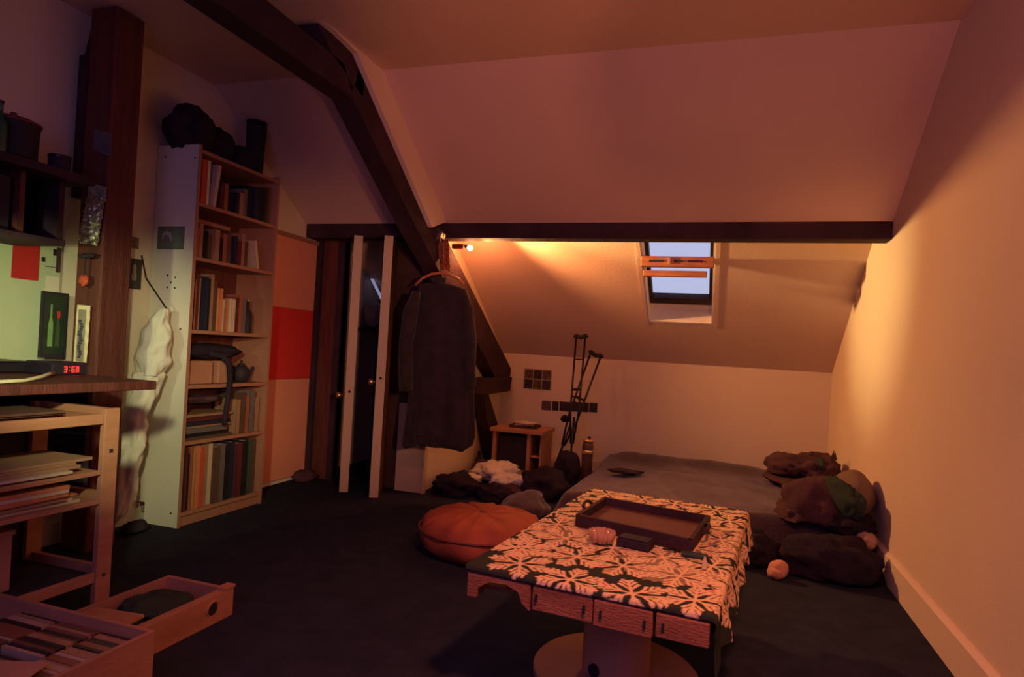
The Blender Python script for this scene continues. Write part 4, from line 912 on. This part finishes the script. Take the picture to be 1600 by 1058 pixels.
sleeve([(-1.945, 3.74, 1.38), (-1.96, 3.72, 1.25), (-1.975, 3.71, 1.05), (-1.97, 3.71, .88), (-1.955, 3.70, .74)], [.030, .048, .050, .046, .042])
sleeve([(-1.675, 3.86, 1.41), (-1.635, 3.85, 1.28), (-1.600, 3.84, 1.08), (-1.585, 3.83, .90), (-1.565, 3.82, .79)], [.030, .048, .052, .048, .044])
q = MB(); q.tube([(-1.86, 3.79, 1.468), (-1.82, 3.765, 1.45), (-1.78, 3.79, 1.468), (-1.79, 3.86, 1.48), (-1.85, 3.86, 1.48), (-1.86, 3.79, 1.468)], .014, 8); q.build('collar', COATM, ct, smooth=True)
# scarf end and cloth strap hanging above the coat
rb = thing('hanging_scarf', (-1.80, 3.93, 1.65), 'scarf', 'rust-coloured scarf looped from the purlin above the coat hanger')
RUST = mat('rust_scarf', (.42, .11, .06), .9, .1, .25, 12, .4, 50)
wavy('scarf_end', [(-1.905, 3.935, 1.765), (-1.800, 3.935, 1.755), (-1.770, 3.925, 1.545), (-1.835, 3.925, 1.56)], RUST, rb, 4, .012, 10, 24, .004)
wavy('scarf_fold', [(-1.880, 3.918, 1.762), (-1.850, 3.918, 1.758), (-1.800, 3.905, 1.545), (-1.825, 3.905, 1.55)], RUST, rb, 8, .010, 6, 24, .004)

# ------------------------------------------------------------------ spot lamps clipped under the purlin
sl1 = thing('spot_lamp', (-1.76, 4.20, 1.78), 'lamp', 'small spot lamp with its bare glowing bulb under the purlin')
q = MB(); q.box((-1.89, 4.19, 1.742), (-1.80, 4.235, 1.775), .004); q.build('lamp_base', REDWOOD, sl1)
q = MB(); q.tube([(-1.80, 4.22, 1.765), (-1.785, 4.225, 1.760)], [.012, .016], 12); q.build('socket', DARKMETAL, sl1)
bm = bmesh.new(); bmesh.ops.create_uvsphere(bm, u_segments=20, v_segments=12, radius=.019)
for v in bm.verts: v.co += Vector((-1.762, 4.225, 1.752))
me = bpy.data.meshes.new('bulb'); bm.to_mesh(me); bm.free(); me.materials.append(BULB); o = bpy.data.objects.new('bulb', me); C.objects.link(o); o.parent = sl1; o.matrix_parent_inverse = sl1.matrix_basis.inverted()
sl2 = thing('clip_spotlight', (-1.88, 3.93, 1.80), 'lamp', 'black square spotlight clipped to the purlin beside the rafter')
q = MB(); 
q.box((-.040, -.045, -.040), (.040, .045, .040), .012, RY(.5)); 
for v in q.bm.verts: v.co += Vector((-1.868, 3.905, 1.785))
q.build('lamp_head', mat('lamp_housing', (.07, .05, .045), .4, .5, .2, 9), sl2)
q = MB(); q.tube([(-1.838, 3.888, 1.760), (-1.832, 3.886, 1.735)], [.006, .004], 8); q.build('lit_edge', mat('lit_edge_paint', (.9, .5, .3), .4, .4), sl2)  # bright colour stands for lamplight caught on the edge of the head
q = MB(); q.tube([(-1.885, 3.905, 1.82), (-1.90, 3.93, 1.86), (-1.90, 3.96, 1.87)], .008, 8); q.build('arm', BLACK, sl2)
q = MB(); q.box((-1.93, 3.905, 1.745), (-1.905, 3.935, 1.775), .004); q.build('clip', BLACK, sl2)

for t_, d_ in ((ct, Vector((.035, -.02, 0))),):
    t_.location += d_
# unseen round blocker, added only to throw the arc shadow on the upper slope
ls = thing('arc_blocker', (.546, .572, 0), 'lamp', 'unseen round blocker on a slim stand, added to shadow the upper slope')
q = MB(); q.lathe([(.02, 0), (.080, .020), (.098, .06), (.100, .09), (.085, .13), (.03, .155)], (.560, .560, .965), 32); q.build('blocker_shell', PAPER, ls, smooth=True)
q = MB(); q.lathe([(.09, 0), (.09, .012), (.008, .018), (.007, .958)], (.560, .560, .001), 24); q.build('stand', DARKMETAL, ls)
